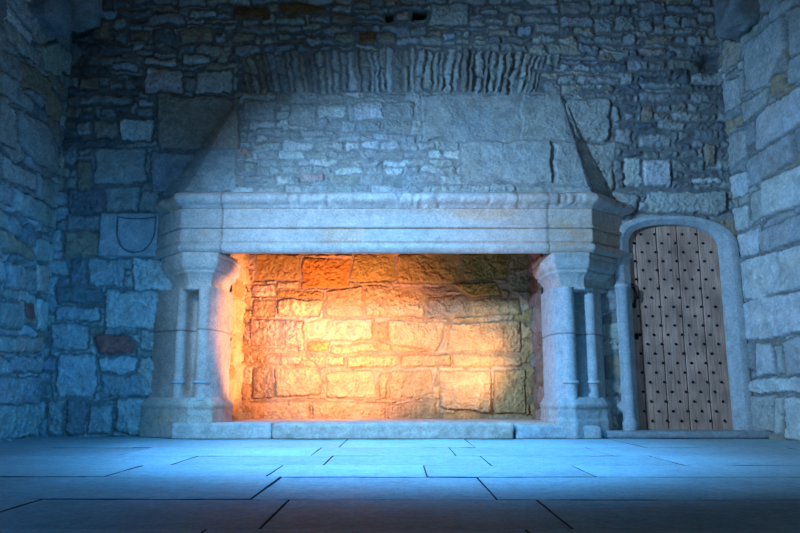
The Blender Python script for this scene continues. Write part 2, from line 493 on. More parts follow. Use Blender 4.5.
# a shallow arch band as one region
azx = np.abs(GX - 0.5 * (aL + aR))
PXc, PYc = PX, PY
band = (PYc > 56 - 9 * (1 - ((PXc - 392) / 155.0) ** 2) - 1.5) & (PYc < 97 - 4 * (1 - ((PXc - 392) / 155.0) ** 2)) & \
       (PXc > 236 + (PYc - 50) * 0.25) & (PXc < 550 - (PYc - 50) * 0.27)
cm_arch = cellmask(band) & cm_keep & ~hood_c
ny, nx = GX.shape
Pf, Cf = P.reshape(-1, 3), col.reshape(-1, 3)
v, c, f = compact(Pf, Cf, grid_faces(ny, nx, cm_keep & ~hood_c & ~cm_arch))
# solid back of the wall, so that it is no sheet: a slab behind (leaving the two openings free)
wall_back = mesh_np('wall_back', v, f, M_WALL, c)
tag(wall_back, 'rough rubble stone back wall around the fireplace and door', 'wall', kind='structure')
v, c, f = compact(Pf, Cf, grid_faces(ny, nx, cm_arch))
arch = mesh_np('relieving_arch', v, f, M_WALL, c)
tag(arch, 'long flat relieving arch of thin upright stones high above the fireplace hood', 'arch')

# ================================================================== FIREPLACE
fire = bpy.data.objects.new('fireplace', None); COL.objects.link(fire)
fire.location = (0.5 * (mL + mR), YF, 0)
tag(fire, 'huge carved stone fireplace with sloping hood, mantel and clustered piers, glowing orange inside', 'fireplace')

# hood --------------------------------------------------------------
random.seed(23)
hl = Layout()
for r, c in [((156,96,241,149),'brl'), ((148,150,238,194),'g'), ((424,93,519,139),'md'), ((460,141,553,182),'md'),
             ((244,100,277,121),'g'), ((289,104,317,126),'md'), ((317,104,345,118),'lt'), ((348,102,385,118),'lt'), ((386,101,414,118),'g'),
             ((318,119,330,127),'g'), ((256,127,283,135),'g'), ((256,136,269,143),'lt'), ((300,129,325,136),'g'), ((237,146,253,157),'pk'),
             ((270,165,313,174),'g'), ((233,162,256,173),'g'), ((356,120,381,131),'md'), ((384,119,408,134),'g'), ((410,119,424,134),'md'),
             ((372,133,390,140),'lt'), ((230,174,246,185),'md'), ((247,175,277,182),'md'), ((300,173,324,181),'pk'), ((285,184,315,195),'md'),
             ((316,185,352,196),'md'), ((230,186,254,196),'lt'), ((256,186,278,196),'md')]:
    hl.add(r, c, random.uniform(-0.004, 0.008), 0.45 if (r[2] - r[0]) > 70 else 1.0)
hl.add([(521,94),(559,94),(574,139),(521,139)], 'md', 0.004, 0.4)
hl.add([(555,141),(575,141),(591,186),(555,184)], 'md', 0.003, 0.4)
hl.add([(561,96),(620,96),(640,139),(576,139)], 'md', 0.002, 0.4)
hl.add([(576,141),(640,141),(640,190),(592,190)], 'md', 0.002, 0.4)
hl.add((424,184,517,197), 'md', 0.006, 1.2); hl.add((519,185,592,198), 'md', 0.01, 0.9); 
rows_fill(hl, 236, 470, 92, 200, (7, 12), (12, 30), lambda: random.choice([None, 'md', 'md', 'g', 'lt']), rough=1.0)
hx = np.arange(bLx - 0.10, bRx + 0.10, 0.009); hzs = np.arange(hz0 - 0.06, zt + 0.06, 0.009)
HX, HZ = np.meshgrid(hx, hzs)
HPp = np.maximum(hood_p(HX, HZ), -0.05)
hpx, hpy = proj(HX, D - np.maximum(HPp, 0), HZ)
hh, hc, hd, hs_ = stone_field(hpx, hpy, hl, PXU, seed=41, depth=0.015, bulge=0.005, roughness=0.014, warp=0.022, joint=0.010, edge=0.016,
                              mortar=(0.31, 0.30, 0.285))
hY = D - HPp - np.clip(hh, -0.02, 0.03)
hv, hcc, hf = compact(np.stack([HX, hY, HZ], -1).reshape(-1, 3), hc.reshape(-1, 3),
                      grid_faces(*HX.shape, cellmask(HPp > -0.02)))
mesh_np('hood', hv, hf, M_WALL, hcc, fire)

# mouldings swept round the plan ------------------------------------
def offset_poly(pts, off):
    """offset an open plan polyline to its left-hand side (towards the room), mitred"""
    n = len(pts); out = []
    for i in range(n):
        if i == 0: d = np.subtract(pts[1], pts[0])
        elif i == n - 1: d = np.subtract(pts[-1], pts[-2])
        else: d = None
        if d is not None:
            d = d / (np.linalg.norm(d) + 1e-9); nrm = np.array([d[1], -d[0]]); out.append(np.array(pts[i]) + nrm * off); continue
        d1 = np.subtract(pts[i], pts[i - 1]); d2 = np.subtract(pts[i + 1], pts[i])
        d1 = d1 / (np.linalg.norm(d1) + 1e-9); d2 = d2 / (np.linalg.norm(d2) + 1e-9)
        n1 = np.array([d1[1], -d1[0]]); n2 = np.array([d2[1], -d2[0]])
        m = n1 + n2; ml = np.linalg.norm(m)
        m = m / (ml + 1e-9); cosv = max(0.45, float(np.dot(m, n1)))
        out.append(np.array(pts[i]) + m * off / cosv)
    return out

def resample(pts, step):
    out = []; tags = []
    for i in range(len(pts) - 1):
        a, b = np.array(pts[i]), np.array(pts[i + 1]); ln = np.linalg.norm(b - a); k = max(1, int(ln / step))
        for j in range(k): out.append(a + (b - a) * j / k)
    out.append(np.array(pts[-1])); return out

def counts(pts, step):
    return [max(1, int(np.linalg.norm(np.subtract(pts[i + 1], pts[i])) / step)) for i in range(len(pts) - 1)]

def sweep(name, plan, prof, mat, base, parent, step=0.015, rough=0.003, seed=5, joints=(), nz=None, tint=None, chip=0.0, close=True):
    """plan: (x, y) polyline left to right seen from the room; prof: (z, offset) from bottom to top"""
    # refine the profile
    pr = [prof[0]]
    for a, b in zip(prof[:-1], prof[1:]):
        ln = math.hypot(b[0] - a[0], b[1] - a[1]); k = max(1, int(ln / 0.012))
        for j in range(1, k + 1): pr.append((a[0] + (b[0] - a[0]) * j / k, a[1] + (b[1] - a[1]) * j / k))
    cnt = counts(plan, step)
    rows = []
    for z, off in pr:
        op = offset_poly(plan, off); line = []
        for i in range(len(op) - 1):
            for j in range(cnt[i]): line.append(op[i] + (op[i + 1] - op[i]) * j / cnt[i])
        line.append(op[-1]); rows.append([(p[0], p[1], z) for p in line])
    A = np.array(rows)                      # (nz, n, 3)
    n = A.shape[1]
    # arc length, for the noise
    s = np.zeros(n); s[1:] = np.cumsum(np.linalg.norm(np.diff(A[0, :, :2], axis=0), axis=1))
    SS = np.tile(s, (A.shape[0], 1)); ZZ = A[..., 2]
    t = np.gradient(A[..., :2], axis=1); t /= (np.linalg.norm(t, axis=2, keepdims=True) + 1e-9)
    nrm = np.stack([t[..., 1], -t[..., 0]], -1)
    dd = rough * fbm(SS * 6, ZZ * 9, seed, 4, 0.6) + rough * 0.6 * fbm(SS * 30, ZZ * 30, seed + 3, 3)
    if chip: dd -= chip * sstep(0.15, 0.6, fbm(SS * 4.5 + 9, ZZ * 2.5, seed + 8, 4, 0.6))
    colr = np.ones(A.shape) * np.array(base)
    colr *= (1 + 0.14 * fbm(SS * 3, ZZ * 5, seed + 12, 4))[..., None]
    rs_ = np.random.RandomState(seed); jx_ = sorted(j for j in joints if not isinstance(j, tuple))
    bl_ = np.searchsorted(np.array(jx_ if jx_ else [1e9]), A[..., 0])
    bt_ = np.array([[1.0, 0.97, 0.93], [1.02, 1.0, 0.97], [1.0, 0.94, 0.85], [0.98, 0.96, 0.92], [1, 1, 1]])
    colr = colr * bt_[bl_ % 5]
    st_ = sstep(0.15, 0.5, fbm(SS * 2.2 + 40, ZZ * 4.0, seed + 15, 4))[..., None]
    colr = colr * (1 - st_ * (1 - np.array([1.04, 0.88, 0.76])))
    if len(joints):
        for jx in joints:
            if isinstance(jx, tuple): g = np.exp(-((A[..., 2] - jx[1]) / 0.006) ** 2)
            else: g = np.exp(-((A[..., 0] - jx) / 0.008) ** 2)
            dd -= 0.010 * g; colr *= (1 - 0.6 * g)[..., None]
    A[..., :2] += nrm * dd[..., None]
    V = A.reshape(-1, 3); Fq = grid_faces(A.shape[0], n)
    V2 = list(map(tuple, V)); F2 = [tuple(int(i) for i in q) for q in Fq]
    if close:
        top = [int((A.shape[0] - 1) * n + i) for i in range(n)]; bot = list(range(n))[::-1]
        F2.append(tuple(top)); F2.append(tuple(bot))
    o = mesh_np(name, V2, F2, mat, colr.reshape(-1, 3), parent)
    if close:                                # flat caps
        k = len(o.data.polygons)
        o.data.polygons[k - 1].use_smooth = False; o.data.polygons[k - 2].use_smooth = False
    return o

zz = lambda y: atZ(y, YF)
kx_ = 0.12 / MD
plan_m = [(wL - (mL - wL) * kx_, D + 0.12), (mL, YF), (mR, YF), (wR + (wR - mR) * kx_, D + 0.12)]
jx1, jx2 = atX(222, 225, YF), atX(548, 225, YF)
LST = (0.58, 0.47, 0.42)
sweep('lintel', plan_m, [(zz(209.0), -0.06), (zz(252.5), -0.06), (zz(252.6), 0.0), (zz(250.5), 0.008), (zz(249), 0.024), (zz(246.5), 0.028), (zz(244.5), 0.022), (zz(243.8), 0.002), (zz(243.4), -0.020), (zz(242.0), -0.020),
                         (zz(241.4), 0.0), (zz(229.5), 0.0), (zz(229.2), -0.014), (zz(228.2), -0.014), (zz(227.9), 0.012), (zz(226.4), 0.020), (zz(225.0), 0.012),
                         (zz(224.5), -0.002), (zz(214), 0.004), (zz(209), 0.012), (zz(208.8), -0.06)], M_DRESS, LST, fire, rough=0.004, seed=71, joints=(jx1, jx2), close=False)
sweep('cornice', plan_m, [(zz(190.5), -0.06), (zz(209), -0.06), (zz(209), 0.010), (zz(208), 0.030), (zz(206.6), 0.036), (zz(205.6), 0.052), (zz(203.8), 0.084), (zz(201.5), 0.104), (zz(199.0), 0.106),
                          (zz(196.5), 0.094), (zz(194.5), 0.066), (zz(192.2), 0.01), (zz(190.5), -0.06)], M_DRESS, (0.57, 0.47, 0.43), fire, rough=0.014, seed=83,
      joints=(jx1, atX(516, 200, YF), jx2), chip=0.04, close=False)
# solid core behind the lintel up to the hood
def box(name, x0, x1, y0, y1, z0, z1, mat, col, parent=None, bev=0.0, kind=None):
    vs = [(x, y, z) for z in (z0, z1) for y in (y0, y1) for x in (x0, x1)]
    fs = [(0, 2, 3, 1), (4, 5, 7, 6), (0, 1, 5, 4), (1, 3, 7, 5), (3, 2, 6, 7), (2, 0, 4, 6)]
    o = mesh_np(name, vs, fs, mat, col, parent, smooth=False)
    if bev:
        m = o.modifiers.new('bevel', 'BEVEL'); m.width = bev; m.segments = 2
    return o

# piers ---------------------------------------------------------------
def Xp(px, p): return atX(px, 340, D - p)
def arc(cx, cy, r, a0, a1, n):
    return [(cx + r * math.cos(math.radians(a0 + (a1 - a0) * i / n)), cy + r * math.sin(math.radians(a0 + (a1 - a0) * i / n))) for i in range(n + 1)]

def pier_plan(side, hollow=1.0):
    """returned left to right seen from the room"""
    if side > 0:      # right pier, from the opening outwards
        xi = Xp(558, .27); A_ = (Xp(569, .27), D - .25); B_ = (Xp(592, .17), D - .155); out = Xp(600, .10), Xp(603, 0)
    else:
        xi = Xp(211, .27); A_ = (Xp(203, .27), D - .25); B_ = (Xp(180, .17), D - .155); out = Xp(174, .12), Xp(153, 0)
    s = side
    xo = fo_r if side > 0 else fo_l
    pts = [(xo, D + 0.30), (xo, D - 0.08), (xo + s * 0.015, D - 0.115), (xi - s * 0.01, D - 0.235), (xi + s * 0.012, D - 0.25)]
    # roll A: from inner side round the front to the hollow
    ra, rb = 0.066, 0.05
    def rot(cx, cy, r, degs): return [(cx + s * r * math.sin(math.radians(a)), cy - r * math.cos(math.radians(a))) for a in degs]
    pts += rot(A_[0], A_[1] - 0.008, ra, range(-55, 76, 13))
    mid = (0.5 * (A_[0] + B_[0]), 0.5 * (A_[1] + B_[1]))
    hx, hy = mid[0] - s * 0.035, mid[1] + 0.075
    e = rot(A_[0], A_[1] - 0.008, ra, [76])[0]; b0 = rot(B_[0], B_[1], rb, [-60])[0]
    for i in range(1, 8):
        t = i / 8.0
        bx, by = e[0] + (b0[0] - e[0]) * t, e[1] + (b0[1] - e[1]) * t
        k = 4 * t * (1 - t) * hollow
        pts.append((bx - s * (0.05 if s > 0 else -0.01) * k, by + (0.13 if s > 0 else 0.20) * k))
    pts += rot(B_[0], B_[1], rb, range(-60, 91, 15))
    pts += [(out[0], D - 0.105), (out[1], D + 0.0), (out[1], D + 0.10)]
    if s < 0: pts = pts[::-1]
    return pts

def pier_simple(side, foot=False):
    if side > 0:
        q = [(550, -.30), (552, .10), (558, .27), (571, .31), (600, .15), (603, 0)] if foot else [(550, -.30), (552, .10), (561, .29), (589, .31), (600, .14), (612, 0)]
    else:
        q = [(222, -.30), (220, .10), (213, .27), (194, .315), (174, .17), (152, 0)] if foot else [(222, -.30), (220, .10), (210, .29), (183, .31), (174, .15), (165, 0)]
    pts = []
    xi = fo_r if side > 0 else fo_l
    for i, (px, p) in enumerate(q): pts.append((Xp(px, p) if i > 1 else xi, D - p))
    pts.append((pts[-1][0], D + 0.1))
    if side < 0: pts = pts[::-1]
    return pts

KERB_Z = 0.150
def make_pier(side):
    pe = bpy.data.objects.new('pier', None); COL.objects.link(pe)
    pe.parent = fire
    z0, z1 = zz(398), zz(287)
    # shaft: hollow dies out at the foot in a rounded stop
    zl = [z0 - 0.02, z0, z0 + 0.012, z0 + 0.03, z0 + 0.055, z0 + 0.085, z0 + 0.13]
    zj0 = zz(329 if side < 0 else 333)
    zl += sorted(list(np.linspace(z0 + 0.2, z1 - 0.03, 40)) + [zj0 - .012, zj0 - .006, zj0, zj0 + .006, zj0 + .012]) + [z1 - 0.012, z1 + 0.01]
    rows = []
    for z in zl:
        t = min(1, max(0, (z - z0) / 0.13)); hol = math.sqrt(max(0, 1 - (1 - t) ** 2))
        rows.append(pier_plan(side, hol))
    A = np.zeros((len(zl), len(rows[0]), 3))
    for i, (z, r) in enumerate(zip(zl, rows)):
        A[i, :, :2] = np.array(r); A[i, :, 2] = z
    # ring on the rolls near the foot
    n = A.shape[1]
    t = np.gradient(A[..., :2], axis=1); t /= (np.linalg.norm(t, axis=2, keepdims=True) + 1e-9)
    nrm = np.stack([t[..., 1], -t[..., 0]], -1)
    SS = np.tile(np.arange(n) * 0.03, (len(zl), 1))
    dd = 0.004 * fbm(SS * 6, A[..., 2] * 8, 200 + side, 4)
    zj = zz(329 if side < 0 else 333)
    gj = np.exp(-((A[..., 2] - zj) / 0.006) ** 2); dd = dd - 0.012 * gj
    A[..., :2] += nrm * dd[..., None]
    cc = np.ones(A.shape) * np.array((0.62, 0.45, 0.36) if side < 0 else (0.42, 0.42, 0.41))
    cc *= ((1 + 0.2 * fbm(SS * 3, A[..., 2] * 3, 230 + side, 4)) * (1 - 0.5 * gj))[..., None]
    sh = mesh_np('shaft', A.reshape(-1, 3), grid_faces(len(zl), n), M_DRESS, cc.reshape(-1, 3), None); sh.parent = pe
    # a joint line: thin recessed band is cut by a narrow ring strip
    for yy in ((329,) if side < 0 else (262 + 72,)):
        pass
    ps = pier_simple(side)
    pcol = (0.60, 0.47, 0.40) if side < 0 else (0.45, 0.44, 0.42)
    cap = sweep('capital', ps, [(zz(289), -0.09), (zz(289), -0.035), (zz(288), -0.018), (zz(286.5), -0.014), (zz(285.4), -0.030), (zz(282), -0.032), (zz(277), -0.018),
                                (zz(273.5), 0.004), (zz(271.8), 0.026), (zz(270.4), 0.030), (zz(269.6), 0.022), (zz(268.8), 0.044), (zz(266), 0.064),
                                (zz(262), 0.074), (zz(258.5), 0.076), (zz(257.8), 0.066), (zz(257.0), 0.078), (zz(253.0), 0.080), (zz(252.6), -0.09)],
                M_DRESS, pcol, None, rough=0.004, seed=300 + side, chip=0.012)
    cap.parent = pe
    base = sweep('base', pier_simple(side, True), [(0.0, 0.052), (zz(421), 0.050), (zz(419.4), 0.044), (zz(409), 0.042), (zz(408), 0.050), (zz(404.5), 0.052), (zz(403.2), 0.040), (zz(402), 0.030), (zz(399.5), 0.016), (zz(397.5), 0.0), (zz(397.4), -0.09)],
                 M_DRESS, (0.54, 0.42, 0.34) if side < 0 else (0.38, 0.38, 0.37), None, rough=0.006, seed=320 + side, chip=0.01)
    base.parent = pe
    # small annulets round both rolls
    for which in (0, 1):
        if side > 0: c_ = ((Xp(569, .27), D - .258), (Xp(592, .17), D - .155))[which]
        else: c_ = ((Xp(203, .27), D - .258), (Xp(180, .17), D - .155))[which]
        r_ = (0.066, 0.05)[which]
        for zc in (zz(382),):
            V, Fc = [], []
            na, nb = 28, 8
            for i in range(na):
                a = 2 * math.pi * i / na
                for j in range(nb):
                    b = 2 * math.pi * j / nb
                    rr = r_ + 0.006 + 0.015 * math.cos(b)
                    V.append((c_[0] + rr * math.cos(a), c_[1] + rr * math.sin(a), zc + 0.015 * math.sin(b)))
            for i in range(na):
                for j in range(nb):
                    Fc.append((i * nb + j, ((i + 1) % na) * nb + j, ((i + 1) % na) * nb + (j + 1) % nb, i * nb + (j + 1) % nb))
            o = mesh_np('annulet', V, Fc, M_DRESS, (0.47, 0.45, 0.42), None); o.parent = pe
    for ch in pe.children:
        from mathutils import Matrix
        ch.matrix_parent_inverse = Matrix.Identity(4)
    return pe
for sd in (-1, 1):
    pe = make_pier(sd)
    from mathutils import Matrix
    pe.matrix_parent_inverse = Matrix.Translation(-fire.location)

# firebox lining --------------------------------------------------------
random.seed(31)
fb = Layout()
FP_SHADE = [(0.26, 0.17, 0.12), (0.20, 0.13, 0.10), (0.30, 0.21, 0.16)]  # right side wall: its shade put into a darker stone palette
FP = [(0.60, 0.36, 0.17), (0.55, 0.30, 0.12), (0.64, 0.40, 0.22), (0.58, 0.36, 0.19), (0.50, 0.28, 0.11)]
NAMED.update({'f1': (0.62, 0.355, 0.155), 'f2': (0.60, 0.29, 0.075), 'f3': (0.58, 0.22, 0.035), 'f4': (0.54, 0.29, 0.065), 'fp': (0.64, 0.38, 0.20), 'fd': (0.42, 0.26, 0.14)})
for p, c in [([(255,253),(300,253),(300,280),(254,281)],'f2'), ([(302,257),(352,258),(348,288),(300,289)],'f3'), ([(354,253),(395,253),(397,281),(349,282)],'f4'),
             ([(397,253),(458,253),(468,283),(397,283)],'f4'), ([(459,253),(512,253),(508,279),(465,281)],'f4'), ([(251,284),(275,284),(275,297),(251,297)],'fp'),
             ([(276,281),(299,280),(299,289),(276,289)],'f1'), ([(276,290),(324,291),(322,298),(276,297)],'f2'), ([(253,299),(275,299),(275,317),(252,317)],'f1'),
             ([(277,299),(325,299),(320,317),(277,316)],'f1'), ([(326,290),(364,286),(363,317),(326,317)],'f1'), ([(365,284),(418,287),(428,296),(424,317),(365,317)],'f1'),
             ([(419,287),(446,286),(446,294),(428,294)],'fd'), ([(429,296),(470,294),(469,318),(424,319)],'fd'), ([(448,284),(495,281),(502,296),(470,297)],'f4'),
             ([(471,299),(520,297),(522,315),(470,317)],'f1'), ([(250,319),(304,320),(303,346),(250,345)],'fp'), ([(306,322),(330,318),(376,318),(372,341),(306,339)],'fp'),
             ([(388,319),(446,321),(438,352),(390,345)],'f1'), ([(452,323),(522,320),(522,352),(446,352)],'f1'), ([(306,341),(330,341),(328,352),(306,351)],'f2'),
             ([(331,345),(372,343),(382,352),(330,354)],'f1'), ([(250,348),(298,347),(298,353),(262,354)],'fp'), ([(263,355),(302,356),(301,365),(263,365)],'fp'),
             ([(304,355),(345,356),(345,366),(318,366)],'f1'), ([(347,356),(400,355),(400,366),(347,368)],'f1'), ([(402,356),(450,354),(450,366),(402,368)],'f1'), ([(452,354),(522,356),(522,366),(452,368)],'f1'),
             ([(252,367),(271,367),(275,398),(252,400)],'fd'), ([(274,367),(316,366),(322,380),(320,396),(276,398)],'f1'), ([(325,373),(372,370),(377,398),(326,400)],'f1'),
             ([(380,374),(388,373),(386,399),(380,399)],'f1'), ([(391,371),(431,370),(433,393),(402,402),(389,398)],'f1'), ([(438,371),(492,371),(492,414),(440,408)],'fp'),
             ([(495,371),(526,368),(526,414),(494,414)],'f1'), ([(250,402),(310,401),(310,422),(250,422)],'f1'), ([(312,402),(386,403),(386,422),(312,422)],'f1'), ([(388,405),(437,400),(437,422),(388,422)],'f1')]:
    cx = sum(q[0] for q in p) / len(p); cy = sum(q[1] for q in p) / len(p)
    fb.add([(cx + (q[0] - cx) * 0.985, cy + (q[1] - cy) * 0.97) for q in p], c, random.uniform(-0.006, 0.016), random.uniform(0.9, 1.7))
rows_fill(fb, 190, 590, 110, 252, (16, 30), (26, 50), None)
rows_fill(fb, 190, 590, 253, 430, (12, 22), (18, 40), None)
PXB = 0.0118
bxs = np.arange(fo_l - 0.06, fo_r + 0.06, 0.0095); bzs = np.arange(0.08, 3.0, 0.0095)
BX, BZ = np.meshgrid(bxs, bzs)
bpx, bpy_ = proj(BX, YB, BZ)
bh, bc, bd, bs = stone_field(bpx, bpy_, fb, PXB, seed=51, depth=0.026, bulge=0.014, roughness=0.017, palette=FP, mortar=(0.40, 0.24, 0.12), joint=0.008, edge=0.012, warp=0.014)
parts_v, parts_c, parts_f, base_i = [], [], [], 0
def push(Pg, Cg, flip=False, mask=None):
    global base_i
    v, c, f = compact(Pg.reshape(-1, 3), Cg.reshape(-1, 3), grid_faces(Pg.shape[0], Pg.shape[1], mask, flip))
    parts_v.append(v); parts_c.append(c); parts_f.append(f + base_i); base_i += len(v)
push(np.stack([BX, YB - bh, BZ], -1), bc)
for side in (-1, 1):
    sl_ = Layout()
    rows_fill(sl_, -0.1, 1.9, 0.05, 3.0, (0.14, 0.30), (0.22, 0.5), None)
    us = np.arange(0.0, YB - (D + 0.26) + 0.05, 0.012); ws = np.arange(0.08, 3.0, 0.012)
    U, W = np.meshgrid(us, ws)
    sh_, sc_, _, _ = stone_field(U, W, sl_, 1.0, seed=60 + side, depth=0.025, bulge=0.014, roughness=0.016, palette=(FP if side < 0 else FP_SHADE), mortar=((0.58, 0.37, 0.21) if side < 0 else (0.22, 0.15, 0.11)))  # right-hand stones and mortar darkened to stand for shade
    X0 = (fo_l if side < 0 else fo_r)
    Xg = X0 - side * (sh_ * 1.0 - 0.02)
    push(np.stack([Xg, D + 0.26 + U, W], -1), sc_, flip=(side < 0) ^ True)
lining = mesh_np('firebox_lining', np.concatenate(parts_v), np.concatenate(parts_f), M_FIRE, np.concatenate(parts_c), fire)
# throat of the chimney above the lintel
xa, xb = fo_l - 0.05, fo_r + 0.05
V = [(xa, YF + 0.055, Z_LINT0 + 0.01), (xb, YF + 0.055, Z_LINT0 + 0.01), (xa, D - 0.02, 3.0), (xb, D - 0.02, 3.0), (xa, YB + 0.1, 3.0), (xb, YB + 0.1, 3.0), (xa, YB + 0.1, 0), (xb, YB + 0.1, 0)]
mesh_np('chimney_throat', V, [(0, 2, 3, 1), (2, 4, 5, 3), (4, 6, 7, 5)], M_FIRE, (0.20, 0.15, 0.10), fire, smooth=False)

# hearth + kerb stones
def slab(name, x0, x1, y0, y1, z0, z1, mat, base, parent=None, seed=1, rough=0.006, rnd=0.018, step=0.02, front_rough=None):
    """weathered block: a rounded box with noisy faces, one closed mesh"""
    nx_, ny_, nz_ = [max(2, int(d_ / step) + 1) for d_ in (x1 - x0, y1 - y0, z1 - z0)]
    V, Fc, idx = [], [], {}
    def vid(i, j, k):
        key = (i, j, k)
        if key not in idx:
            idx[key] = len(V); V.append((i / nx_, j / ny_, k / nz_))
        return idx[key]
    for i in range(nx_):
        for j in range(ny_):
            Fc.append((vid(i, j, nz_), vid(i + 1, j, nz_), vid(i + 1, j + 1, nz_), vid(i, j + 1, nz_)))
            Fc.append((vid(i, j, 0), vid(i, j + 1, 0), vid(i + 1, j + 1, 0), vid(i + 1, j, 0)))
    for i in range(nx_):
        for k in range(nz_):
            Fc.append((vid(i, 0, k), vid(i + 1, 0, k), vid(i + 1, 0, k + 1), vid(i, 0, k + 1)))
            Fc.append((vid(i, ny_, k), vid(i, ny_, k + 1), vid(i + 1, ny_, k + 1), vid(i + 1, ny_, k)))
    for j in range(ny_):
        for k in range(nz_):
            Fc.append((vid(0, j, k), vid(0, j, k + 1), vid(0, j + 1, k + 1), vid(0, j + 1, k)))
            Fc.append((vid(nx_, j, k), vid(nx_, j + 1, k), vid(nx_, j + 1, k + 1), vid(nx_, j, k + 1)))
    U = np.array(V); Q = np.stack([x0 + (x1 - x0) * U[:, 0], y0 + (y1 - y0) * U[:, 1], z0 + (z1 - z0) * U[:, 2]], -1)
    lo, hi = np.array([x0, y0, z0]) + rnd, np.array([x1, y1, z1]) - rnd
    lo[2] = z0
    core = np.clip(Q, lo, hi); dv = Q - core; ln = np.linalg.norm(dv, axis=1, keepdims=True)
    Q = core + dv / (ln + 1e-9) * np.minimum(ln, rnd)
    nn = fbm(Q[:, 0] * 9 + Q[:, 1] * 5, Q[:, 2] * 13 + Q[:, 1] * 7, seed, 4, 0.6) + 0.6 * fbm(Q[:, 0] * 30, Q[:, 2] * 30 + Q[:, 1] * 21, seed + 4, 3)
    dirn = dv / (ln + 1e-9)
    Q = Q + dirn * (nn * rough)[:, None]
    cc = np.ones(Q.shape) * np.array(base) * (1 + 0.3 * nn * 0.6)[:, None]
    return mesh_np(name, Q, [tuple(f) for f in Fc], mat, cc, parent)
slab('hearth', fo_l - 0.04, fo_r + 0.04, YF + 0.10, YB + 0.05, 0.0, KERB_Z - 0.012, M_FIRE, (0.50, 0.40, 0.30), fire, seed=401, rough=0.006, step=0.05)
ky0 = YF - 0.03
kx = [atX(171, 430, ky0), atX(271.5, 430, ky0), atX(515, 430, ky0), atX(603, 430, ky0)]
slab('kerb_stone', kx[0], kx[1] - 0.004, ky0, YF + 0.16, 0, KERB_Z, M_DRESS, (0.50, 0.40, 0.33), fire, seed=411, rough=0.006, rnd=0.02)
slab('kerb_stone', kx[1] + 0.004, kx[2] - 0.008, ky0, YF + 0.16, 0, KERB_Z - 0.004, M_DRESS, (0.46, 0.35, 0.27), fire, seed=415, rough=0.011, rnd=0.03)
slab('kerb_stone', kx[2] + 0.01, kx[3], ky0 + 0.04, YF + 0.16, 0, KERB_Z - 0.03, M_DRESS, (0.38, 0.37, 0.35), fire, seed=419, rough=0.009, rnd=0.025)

# ================================================================== SHIELD PANEL
sx0, sz1 = at(102.5, 214, D); sx1, sz0 = at(157, 256.5, D)
shp = bpy.data.objects.new('carved_panel', None); COL.objects.link(shp); shp.location = (0.5 * (sx0 + sx1), D, sz0)
tag(shp, 'square stone panel carved with a blank heater shield, left of the mantel', 'carving')
slab('panel', sx0, sx1, D - 0.045, D + 0.08, sz0, sz1, M_DRESS, (0.42, 0.41, 0.40), shp, seed=431, rough=0.004, rnd=0.014)
hx0, hz1 = at(119, 218, D - .045); hx1, hzb = at(152.5, 251, D - .045)
hw, hc_ = 0.5 * (hx1 - hx0), 0.5 * (hx0 + hx1); hh_ = hz1 - hzb
out = []
for i in range(9): out.append((-1 + 2 * i / 8, 1.0 - 0.05 * math.sin(math.pi * i / 8)))
for i in range(1, 15):
    t = i / 15; out.append((1.0 * math.cos(t * math.pi / 2) ** 0.8, 0.62 - 0.62 * math.sin(t * math.pi / 2) ** 1.2))
out.append((0, 0))
for i in range(14, 0, -1):
    t = i / 15; out.append((-1.0 * math.cos(t * math.pi / 2) ** 0.8, 0.62 - 0.62 * math.sin(t * math.pi / 2) ** 1.2))
V, Fc = [], []
yf = D - 0.047
rings = [(1.0, 0.012), (0.985, -0.008), (0.95, -0.014), (0.90, -0.010), (0.45, -0.018)]
n = len(out)
for sc_, dy in rings:
    for (a, b) in out: V.append((hc_ + hw * a * sc_, yf + dy, hzb + hh_ * (0.55 + (b - 0.55) * sc_)))
V.append((hc_, yf - 0.021, hzb + hh_ * 0.55))
for r in range(len(rings) - 1):
    for i in range(n):
        j = (i + 1) % n; Fc.append((r * n + i, (r + 1) * n + i, (r + 1) * n + j, r * n + j))
for i in range(n): Fc.append(((len(rings) - 1) * n + i, len(V) - 1, (len(rings) - 1) * n + (i + 1) % n))
mesh_np('shield', V, Fc, M_DRESS, (0.42, 0.41, 0.40), shp)
# dark raised band round the shield, a groove's shade put into the colour
V, Fc = [], []
for sc_, dy in [(1.09, 0.0), (1.08, -0.008), (1.02, -0.008), (1.0, 0.006)]:
    for (a, b) in out: V.append((hc_ + hw * a * sc_ * 1.02, yf + dy, hzb + hh_ * (0.55 + (b - 0.55) * sc_ * 1.02)))
for r in range(3):
    for i in range(n):
        j = (i + 1) % n; Fc.append((r * n + i, (r + 1) * n + i, (r + 1) * n + j, r * n + j))
mesh_np('shade_outline', V, Fc, M_DRESS, (0.16, 0.16, 0.17), shp)

# ================================================================== DOOR
inner = door_outline(0.0); outer = door_outline(0.175, grow_top=0.095)
prof = [(1.0, 0.06), (1.0, -0.022), (0.90, -0.030), (0.52, -0.030), (0.46, -0.024), (0.10, 0.022), (0.02, 0.030), (0.0, 0.036), (0.0, 0.30)]
n = len(inner); V = []
cols = []
for t, dy in prof:
    for i in range(n):
        a, b = np.array(inner[i]), np.array(outer[i])
        p = a + (b - a) * t
        V.append((p[0], D + dy + 0.004 * float(fbm(np.array([p[0] * 6.0]), np.array([p[1] * 6.0 + t]), 500, 3)[0]), p[1])); cols.append((0.44, 0.43, 0.42))
Fc = []
for r in range(len(prof) - 1):
    for i in range(n - 1):
        Fc.append((r * n + i, r * n + i + 1, (r + 1) * n + i + 1, (r + 1) * n + i))
dframe = mesh_np('trim_1', V, Fc, M_DRESS, cols)
tag(dframe, 'chamfered stone arch surround framing the oak door', 'door frame', kind='structure')
mbv = dframe.modifiers.new('bevel', 'BEVEL'); mbv.width = 0.004; mbv.segments = 1
